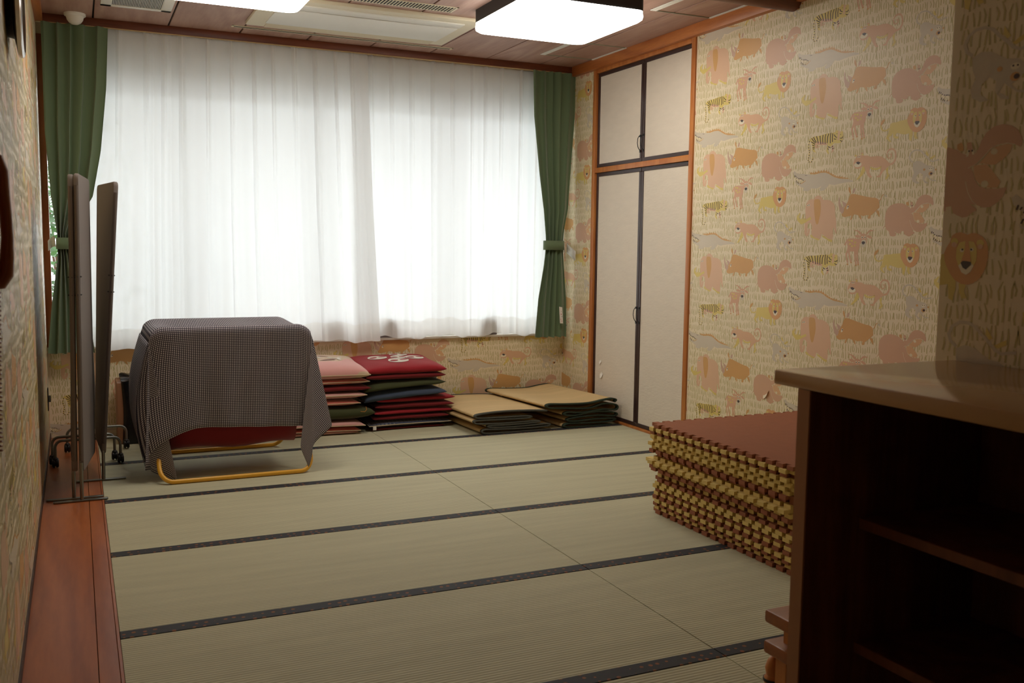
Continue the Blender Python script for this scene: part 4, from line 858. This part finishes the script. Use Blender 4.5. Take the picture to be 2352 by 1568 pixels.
# two-tone pink patchwork
def patch(name,c1,c2,sc_):
    m_=mat(name,srgb(*c1),.9,sheen=.35); N=m_.node_tree.nodes; L=m_.node_tree.links
    tc=N.new('ShaderNodeTexCoord'); v=N.new('ShaderNodeTexVoronoi'); v.inputs['Scale'].default_value=sc_; v.distance='CHEBYCHEV'; v.inputs['Randomness'].default_value=.7; L.new(tc.outputs['Object'],v.inputs[0])
    sp=N.new('ShaderNodeSeparateXYZ'); L.new(v.outputs['Color'],sp.inputs[0]); g=N.new('ShaderNodeMath'); g.operation='GREATER_THAN'; g.inputs[1].default_value=.55; L.new(sp.outputs['X'],g.inputs[0])
    x=N.new('ShaderNodeMix'); x.data_type='RGBA'; x.inputs[6].default_value=srgb(*c1); x.inputs[7].default_value=srgb(*c2); L.new(g.outputs[0],x.inputs[0]); L.new(x.outputs[2],N['Principled BSDF'].inputs['Base Color'])
    return m_
cush['patch']=patch('cushion_patch',(218,158,152),(206,178,150),4)
cush['patch2']=patch('cushion_patch2',(200,108,92),(196,140,124),4)
def dots(name,c1,c2,sc_,th):
    m_=mat(name,srgb(*c1),.9,sheen=.3); N=m_.node_tree.nodes; L=m_.node_tree.links
    tc=N.new('ShaderNodeTexCoord'); v=N.new('ShaderNodeTexVoronoi'); v.inputs['Scale'].default_value=sc_; v.inputs['Randomness'].default_value=.1; L.new(tc.outputs['Object'],v.inputs[0])
    a=N.new('ShaderNodeMath'); a.operation='SUBTRACT'; a.inputs[1].default_value=.3; L.new(v.outputs['Distance'],a.inputs[0]); ab=N.new('ShaderNodeMath'); ab.operation='ABSOLUTE'; L.new(a.outputs[0],ab.inputs[0])
    g=N.new('ShaderNodeMath'); g.operation='LESS_THAN'; g.inputs[1].default_value=th; L.new(ab.outputs[0],g.inputs[0])
    x=N.new('ShaderNodeMix'); x.data_type='RGBA'; x.inputs[6].default_value=srgb(*c1); x.inputs[7].default_value=srgb(*c2); L.new(g.outputs[0],x.inputs[0]); L.new(x.outputs[2],N['Principled BSDF'].inputs['Base Color'])
    return m_
cush['navyp']=dots('cushion_navy_print',(56,62,84),(120,122,126),34,.05)
def cushion(x,y,z0,z1,ztip,sx,sy,rot,mk,label,pip=None,group=None,drop=(0,0,0,0),seed=0,dome=.25,tilt=0):
    rr=random.Random(seed+int(x*10)+int(z0*1000)); c_=math.cos(rot); s_=math.sin(rot)
    def P(a,b,top):
        ra,rb_=abs(a),abs(b); inx=1-.055*(1-rb_**2)*ra**3; iny=1-.055*(1-ra**2)*rb_**3
        px=a*sx/2*inx; py=b*sy/2*iny
        prof=((1-ra**6)*(1-rb_**6))**.46
        zt=ztip+(drop[0]*(1-a)/2*(1-b)/2+drop[1]*(1+a)/2*(1-b)/2)*1.0
        crown=1+dome*(1-ra*ra)*(1-rb_*rb_)-dome
        zz=zt+(z1-zt)*prof*crown if top else zt+(z0-zt)*prof
        zz+=tilt*b
        zz+=.0025*math.sin(a*7+seed)*math.sin(b*6+seed*2)*prof
        return (x+c_*px-s_*py, y+s_*px+c_*py, zz)
    m=MB(); n=26
    def warp(t): q=2*t-1; return math.sin(q*PI/2)*.6+q*.4
    m.grid(lambda s,t:P(warp(s),warp(t),True),n,n); m.grid(lambda s,t:P(warp(s),-warp(t),False),n,n)
    # weld
    o=m.build('floor_cushion',cush[mk],None,(x,y,z0),recalc=False,auto=75)
    bm=bmesh.new(); bm.from_mesh(o.data); bmesh.ops.remove_doubles(bm,verts=bm.verts,dist=.0006); bmesh.ops.recalc_face_normals(bm,faces=bm.faces); bm.to_mesh(o.data); bm.free()
    for pl in o.data.polygons: pl.use_smooth=True
    tag(o,label,'cushion',group)
    if pip:
        e=[P(warp(k/24),-1,True) for k in range(24)]+[P(1,warp(k/24),True) for k in range(24)]+[P(-warp(k/24),1,True) for k in range(24)]+[P(-1,-warp(k/24),True) for k in range(24)]
        q=MB(); q.tube(e,.0028,6,closed=True); pp=q.build('piping',cush[pip],o,origin=(x,y,z0)); pp['label']='pale piping along the cushion edge'
    return o,P
GR='cushions in the stack below the right half of the window'; GL='cushions in the stack beside the draped cot'
# right stack, bottom to top
cushion(2.045,4.29,.002,.022,.010,.56,.52,.02,'darkred','flat dark red cushion at the very bottom of the right stack',group=GR,seed=1)
cushion(2.055,4.29,.022,.068,.040,.62,.54,.02,'navyp','navy printed cushion with cream piping, second from the bottom of the right stack','pip',GR,seed=2)
m=MB(); m.bbox(1.775,1.80,4.012,4.015,.012,.038,r=.001); tg=m.build('care_tag',[MATS.get('label_white')],bpy.data.objects['floor_cushion.001'],origin=(1.78,4.01,.02)); tg['label']='small cream care tag'
cushion(2.07,4.29,.068,.108,.088,.58,.55,-.02,'darkred','dark red cushion directly on the navy printed one in the right stack',group=GR,seed=3)
cushion(2.085,4.29,.108,.148,.125,.60,.55,.01,'red','dark red cushion, second above the navy printed one',group=GR,seed=4)
cushion(2.095,4.29,.148,.192,.170,.60,.55,-.01,'darkred','dark red cushion, third above the navy printed one',group=GR,seed=5)
cushion(2.095,4.29,.192,.240,.218,.60,.55,.02,'red','red cushion just below the slate blue one in the right stack',group=GR,seed=6)
cushion(2.02,4.28,.240,.305,.262,.62,.56,.0,'blue','plain slate blue cushion in the right stack',group=GR,seed=7,drop=(-.05,0,0,0))
cushion(2.005,4.28,.305,.358,.335,.62,.56,.03,'green','dark olive green cushion in the right stack',group=GR,seed=8,drop=(-.05,0,0,0))
cushion(2.025,4.285,.358,.412,.385,.60,.55,0,'darkred','dark red cushion second from the top of the right stack',group=GR,seed=9)
tc_,PT=cushion(2.025,4.285,.412,.488,.444,.61,.56,.0,'red','crimson cushion with white flower roundels on top of the right stack',group=GR,seed=10,dome=.2,tilt=.017)
# flower roundels lying on the top cushion
fm=mat('flower_white',srgb(222,214,200),.85); 
def disc(ca,cb,r,name,mt,par,PF,h=.003,n=28,el=1.0,rot=0,parts=None):
    m=MB(); ring=[]
    rings=5
    vs=[];fs=[]
    def q(a,b): v=PF(a,b,True); return (v[0],v[1],v[2]+h)
    vs.append(q(ca,cb))
    for i in range(1,rings+1):
        for k in range(n):
            an=2*PI*k/n; rad=r*i/rings; du=rad*math.cos(an)*el; dw=rad*math.sin(an)
            vs.append(q(ca+du*math.cos(rot)-dw*math.sin(rot),cb+du*math.sin(rot)+dw*math.cos(rot)))
    for k in range(n): fs.append((0,1+k,1+(k+1)%n))
    for i in range(rings-1):
        for k in range(n): a=1+i*n+k; b=1+i*n+(k+1)%n; fs.append((a,b,b+n,a+n))
    m.add(vs,fs,0,True); return m.build(name,mt,par,origin=tuple(par['_w']),recalc=False)
for (a,b_,r) in ((-.42,.12,.24),(-.02,-.35,.25),(.10,.10,.19),(.50,.02,.24),(.22,.52,.23)):
    disc(a,b_,r,'flower_print',fm,tc_,PT)
    disc(a-.11*r/.24,b_-.03,r*.33,'flower_print_spot',cush['red'],tc_,PT,h=.0042,n=16,el=1.2); disc(a+.12*r/.24,b_+.02,r*.24,'flower_print_spot',cush['red'],tc_,PT,h=.0042,n=16,el=1.6)
# left stack
cushion(1.36,4.24,.002,.036,.014,.60,.52,.02,'palepink','pale pink cushion at the very bottom of the left stack',group=GL,seed=21)
cushion(1.375,4.24,.036,.062,.040,.60,.54,0,'coral','coral cushion second from the bottom of the left stack',group=GL,pip='pip',seed=22,drop=(0,-.012,0,0))
cushion(1.40,4.24,.062,.100,.074,.62,.56,-.02,'pink','dusty pink cushion with cream piping under the olive one in the left stack',group=GL,pip='pip',seed=23,drop=(0,-.01,0,0))
cushion(1.44,4.24,.100,.200,.150,.68,.56,.0,'green','thick dark olive green cushion in the left stack',group=GL,seed=24)
cushion(1.37,4.24,.200,.250,.220,.60,.54,.02,'patch2','coral patchwork cushion just above the olive one in the left stack',group=GL,pip='pip',seed=25)
cushion(1.41,4.24,.250,.300,.277,.62,.56,-.01,'pink','dusty pink cushion just below the dark red one in the left stack',group=GL,pip='pip',seed=26)
cushion(1.44,4.24,.300,.348,.324,.62,.56,0,'darkred','dark red cushion in the left stack of mostly pink cushions',group=GL,seed=27)
cushion(1.425,4.24,.348,.402,.370,.62,.56,.01,'patch2','coral and pink cushion second from the top of the left stack',group=GL,pip='pip',seed=28)
lc_,PL=cushion(1.43,4.23,.402,.512,.438,.63,.58,-.03,'patch','pink and beige floral cushion on top of the left stack',group=GL,pip='pip',seed=29,dome=.2,tilt=.017)
for k,(a,b_,ro) in enumerate(((.30,.05,.4),(.43,-.05,1.4),(.53,.07,2.6),(.47,-.16,.1),(.05,.15,.6))): disc(a,b_,.10,'petal_print',fm,lc_,PL,n=12,el=.45,rot=ro)
disc(.20,-.25,.2,'leaf_print',mat('leaf_purple',srgb(110,60,76),.85),lc_,PL,n=14,el=.18,rot=-1.3)
disc(.15,.30,.18,'leaf_print',MATS['leaf_purple'],lc_,PL,n=14,el=.12,rot=1.2)
cushion(.515,4.09,.002,.085,.018,.56,.52,.05,'palepink','pale pink cushion lying on the floor behind the cot',pip='pip',seed=31)
# tassel threads
m=MB(); m.tube([(1.70,3.93,.20),(1.705,3.925,.18),(1.69,3.922,.165),(1.66,3.92,.17)],.0022,6); tag(m.build('cushion_tassel',mat('thread_orange',srgb(170,110,40),.8),None,(1.70,3.93,.17)),'loose orange thread on the olive cushion of the left stack','thread')

# ---------------------------------------------------------------- folded rush rugs
tan=mat('rush_tan',srgb(206,176,126),.75); weave(tan,.02,.0006)
gb_=mat('binding_grey',srgb(74,74,66),.85,bump=.3,bscale=200); gn_=mat('binding_green',srgb(40,52,36),.85,bump=.3,bscale=200)
def rug(name,label,path,y0f,y1,bind,origin,skew=0):
    # path: centre line (x,z); extruded along y. smooth with Catmull-Rom
    P=[Vector((a,0,b)) for a,b in path]; S=[]
    for i in range(len(P)-1):
        p0=P[max(0,i-1)];p1=P[i];p2=P[i+1];p3=P[min(len(P)-1,i+2)]
        for k in range(6):
            t=k/6; S.append(.5*((2*p1)+(p2-p0)*t+(2*p0-5*p1+4*p2-p3)*t*t+(3*p1-p0-3*p2+p3)*t**3))
    S.append(P[-1]); n=len(S)-1
    t_=empty(name,origin,label,'rug','folded rush rugs')
    def f(s,t,ya,yb):
        i=min(int(s*n),n-1); q=s*n-i; p=S[i]*(1-q)+S[i+1]*q
        y=ya+(yb-ya)*t
        return (p.x+skew*(y-y0f),y,p.z*(1+.10*max(0,(y-y0f))*0)+ (0))
    m=MB(); m.grid(lambda s,t:f(s,t,y0f+.012,y1-.012),n,14); m.build('rush_mat',tan,t_,recalc=False,solid=.007,auto=60)
    for ya,yb in ((y0f,y0f+.028),(y1-.028,y1)):
        m=MB(); m.grid(lambda s,t:f(s,t,ya,yb),n,2); m.build('edge_binding',bind,t_,recalc=False,solid=.0105,auto=60)
L1=[(2.99,.006),(2.75,.006),(2.50,.007),(2.452,.02),(2.47,.036),(2.55,.033),(2.8,.026),(2.95,.030),(2.985,.041),(2.93,.046),(2.7,.042),(2.56,.046),(2.5,.052),(2.52,.062),(2.7,.060),(2.86,.062),(2.90,.069),(2.82,.074),(2.6,.073),(2.43,.080),(2.392,.092),(2.41,.104),(2.5,.103),(2.75,.098),(2.83,.104),(2.80,.113),(2.6,.116),(2.44,.120),(2.40,.131),(2.43,.146),(2.6,.156),(2.8,.152),(2.96,.142)]
rug('folded_rug','tan rush rug with grey edging folded flat beside the red cushion stack',L1,3.63,4.47,gb_,(2.7,4.05,0),-.06)
L2=[(3.50,.006),(3.3,.006),(3.13,.008),(3.10,.022),(3.14,.036),(3.3,.030),(3.46,.030),(3.53,.040),(3.50,.052),(3.35,.056),(3.2,.050),(3.13,.058),(3.14,.072),(3.25,.082),(3.4,.082),(3.51,.070),(3.545,.084),(3.50,.102),(3.35,.112),(3.18,.094),(3.10,.106),(3.13,.122),(3.25,.112),(3.42,.126),(3.525,.116),(3.55,.136),(3.52,.160),(3.42,.168),(3.30,.142),(3.12,.152),(2.99,.162),(2.955,.178),(2.99,.190),(3.12,.183),(3.3,.180),(3.42,.196),(3.50,.204),(3.535,.192),(3.52,.178)]
rug('folded_rug','tan rush rug with dark green edging folded against the closet doors',[(a,b*.98) for a,b in L2],3.63,4.50,gn_,(3.25,4.05,0),-.13)

# ---------------------------------------------------------------- waste bin
bn=empty('waste_bin',(.21,4.34,0),'beige bin lined with a glossy black bag behind the screen','bin')
m=MB(); m.bbox(.120,.33,4.20,4.48,.004,.405,r=.006); m.build('bin_body',mat('bin_beige',srgb(150,104,72),.5),bn)
blk=mat('black_bag',srgb(14,14,16),.25)
def bag(s,t):
    a=2*PI*s; r=1+.02*math.sin(a*9)*(1-t)+.015*math.sin(a*5+t*6)
    cxb,cyb=.235,4.335; hx=.112*r; hy=.152*r
    px=math.copysign(abs(math.cos(a))**.45,math.cos(a))*hx; py=math.copysign(abs(math.sin(a))**.45,math.sin(a))*hy
    z=.425+.012*math.sin(a*4)-.42*t
    if px<-.09: px=-.09-.0
    return (cxb+px+.012*math.sin(t*PI),cyb+py-.008*math.sin(t*PI)*1,z)
m=MB(); m.grid(bag,72,20); 
m.grid(lambda s,t:(.235+(bag(s,0)[0]-.235)*(1-t*.96),4.335+(bag(s,0)[1]-4.335)*(1-t*.96),bag(s,0)[2]-.02*t+.008*math.sin(s*50)*t*(1-t)*2),72,8)
m.build('liner_bag',blk,bn,recalc=False,auto=80)

# ---------------------------------------------------------------- foam mats
fb=mat('foam_brown',srgb(158,98,68),.85,noise=.05,nscale=30,bump=.2,bscale=500); fy=mat('foam_yellow',srgb(224,196,120),.85,noise=.05,nscale=30); fd=fb
S_=1.05; NT=16; pitch=S_/NT; TD=.024
def mat_outline(ph):
    P=[]; h=S_/2-TD/2
    def side(k):
        # along +direction from corner; tooth out when (i+ph)%2==0
        seg=[]
        for i in range(NT):
            a=-h+ (2*h)*i/NT; b=-h+(2*h)*(i+.5)/NT; c=-h+(2*h)*(i+1)/NT; e=.0045
            seg += [(a,0),(a-e*(i>0),TD),(b+e,TD),(b,0)] if ph==0 else [(a,0),(b,0),(b-e,TD),(c+e*(i<NT-1),TD),(c,0)]
        return seg
    for k,(dx,dy) in enumerate(((1,0),(0,1),(-1,0),(0,-1))):
        nx,ny=dy,-dx
        for (s,o) in side(k): P.append((dx*s+nx*(h+o),dy*s+ny*(h+o)))
    Q=[P[0]]
    for q in P[1:]:
        if (q[0]-Q[-1][0])**2+(q[1]-Q[-1][1])**2>1e-8: Q.append(q)
    return Q
FT=.0178
foam_me={}
for ph in (0,1):
    for cn,mt in (('b',fb),('y',fy)):
        Q=mat_outline(ph); n=len(Q); m=MB(); m.add([(a,b,0) for a,b in Q]+[(a,b,FT-.0006) for a,b in Q],[tuple(range(n-1,-1,-1)),tuple(range(n,2*n))]+[(i,(i+1)%n,(i+1)%n+n,i+n) for i in range(n)])
        o=m.build('foam_mat',mt,recalc=True); foam_me[(ph,cn)]=o.data; bpy.data.objects.remove(o)
seq='bybybybyybybbyyybbyyyybyb'  # bottom to top
names={'b':'brown','y':'yellow'}; ordn=['bottom','second','third','fourth','fifth','sixth','seventh','eighth','ninth','tenth','eleventh','twelfth','thirteenth','fourteenth','fifteenth','sixteenth','seventeenth','eighteenth','nineteenth','twentieth','twenty-first','twenty-second','twenty-third','twenty-fourth','twenty-fifth']
rf=random.Random(12); assert len(seq)==25
for k in range(25):
    c=seq[k]; ph=rf.choice((0,1)); o=bpy.data.objects.new('foam_mat',foam_me[(ph,c)]); C.objects.link(o)
    dx=rf.uniform(-.009,.009); dy=rf.uniform(-.012,.012)
    if k>=17: dy+=.008
    if k in (15,16): dx+=.020; dy-=.006
    if k==14: dx-=.012; dy+=.028
    if k in (12,13): dx-=.004; dy+=.006
    if k in (10,11): dx+=.028; dy-=.018
    if k<=9: dx+=.014; dy-=.016
    o.location=(2.476+S_/2+dx+.010,1.03+dy,.001+k*FT); o.rotation_euler=(0,0,rf.uniform(-.006,.006)+(rf.choice((0,1,2,3))*PI/2))
    pos='topmost of the stack' if k==24 else ('lowest of the stack, on the tatami' if k==0 else '%s from the bottom of the stack'%ordn[k])
    tag(o,'%s toothed foam mat, %s'%(names[c],pos),'foam mat','interlocking foam mats stacked against the right wall')

# ---------------------------------------------------------------- shelf unit in the foreground
cab=empty('open_shelf_unit',(1.46,-1.5,0),'dark wooden open shelf unit with a pale top in the right foreground','shelf unit')
topm=mat('shelf_top',srgb(190,146,100),.14,spec=.5,noise=.05,nscale=5); darkw=wood('shelf_wood',srgb(128,74,42),srgb(96,50,26),.45,'z',12)
edge=mat('shelf_edge',srgb(176,122,86),.4)
m=MB(); m.bbox(1.20,1.715,-2.25,-.848,1.030,1.060,r=.004); m.build('top_board',topm,cab)
for y0,y1 in ((-.955,-.922),(-2.23,-2.20)):
    m=MB(); m.bbox(1.2035,1.70,y0,y1,0,1.030,r=.0015,seg=1); sp_=m.build('side_panel',darkw,cab)
    m=MB(); m.box(1.200,1.2035,y0,y1,0,1.03); m.build('edge_band',edge,sp_)
for z in (.760,.498,.07):
    m=MB(); m.bbox(1.345,1.69,-2.20,-.955,z-.022,z,r=.001,seg=1); m.build('shelf',darkw,cab)
m=MB(); m.box(1.69,1.70,-2.20,-.955,0,1.03); m.build('back_panel',darkw,cab)
m=MB(); m.bbox(1.245,1.69,-1.60,-1.58,0,1.03,r=.001,seg=1); m.build('divider',darkw,cab)

# ---------------------------------------------------------------- low benches behind it
def bench(x0,y0,z,label,legs=True):
    t=empty('low_bench',(x0+.3,y0-.2,0),label,'bench')
    m=MB(); m.bbox(x0,x0+.40,y0-.40,y0,z-.036,z,r=.008); m.build('bench_top',[wood('bench_top_wood',srgb(168,98,40),srgb(138,74,28),.4,'x',12)] if 'bench_top_wood' not in MATS else MATS['bench_top_wood'],t)
    return t
t1=bench(1.545,-.44,.268,'lower of two small stacked wooden benches behind the shelf unit')
for (lx,ly) in ((1.585,-.49),(1.90,-.49),(1.585,-.79),(1.90,-.79)):
    m=MB(); m.box(lx-.02,lx+.02,ly-.02,ly+.02,0,.232); m.build('leg',wood_orz,t1)
t2=bench(1.545,-.44,.352,'upper of two small stacked wooden benches behind the shelf unit')
for (lx,ly) in ((1.60,-.50),(1.88,-.50),(1.60,-.78),(1.88,-.78)):
    m=MB(); m.box(lx-.02,lx+.02,ly-.02,ly+.02,.268,.316); m.build('leg',wood_orz,t2)
PGX,PGY=1.655,-.36
tp=MB(); pr=[(.001,0),(.020,.002),(.026,.02),(.028,.06),(.022,.085),(.027,.095),(.027,.105),(.020,.115),(.024,.135),(.018,.155),(.010,.168),(.001,.172)]
tp.lathe(pr,(PGX,PGY,0),20); 
o=tp.build('turned_peg',wood_orz,None,(PGX,PGY,0)); tag(o,'orange turned wooden peg with a dark ring beside the shelf unit','peg')
m=MB(); m.lathe([(.0285,.098),(.0288,.100),(.0288,.104),(.0285,.106)],(PGX,PGY,0),20); m.build('dark_ring',black_pl,o,origin=(PGX,PGY,0))

for o in bpy.data.objects:
    if '_w' in o: del o['_w']
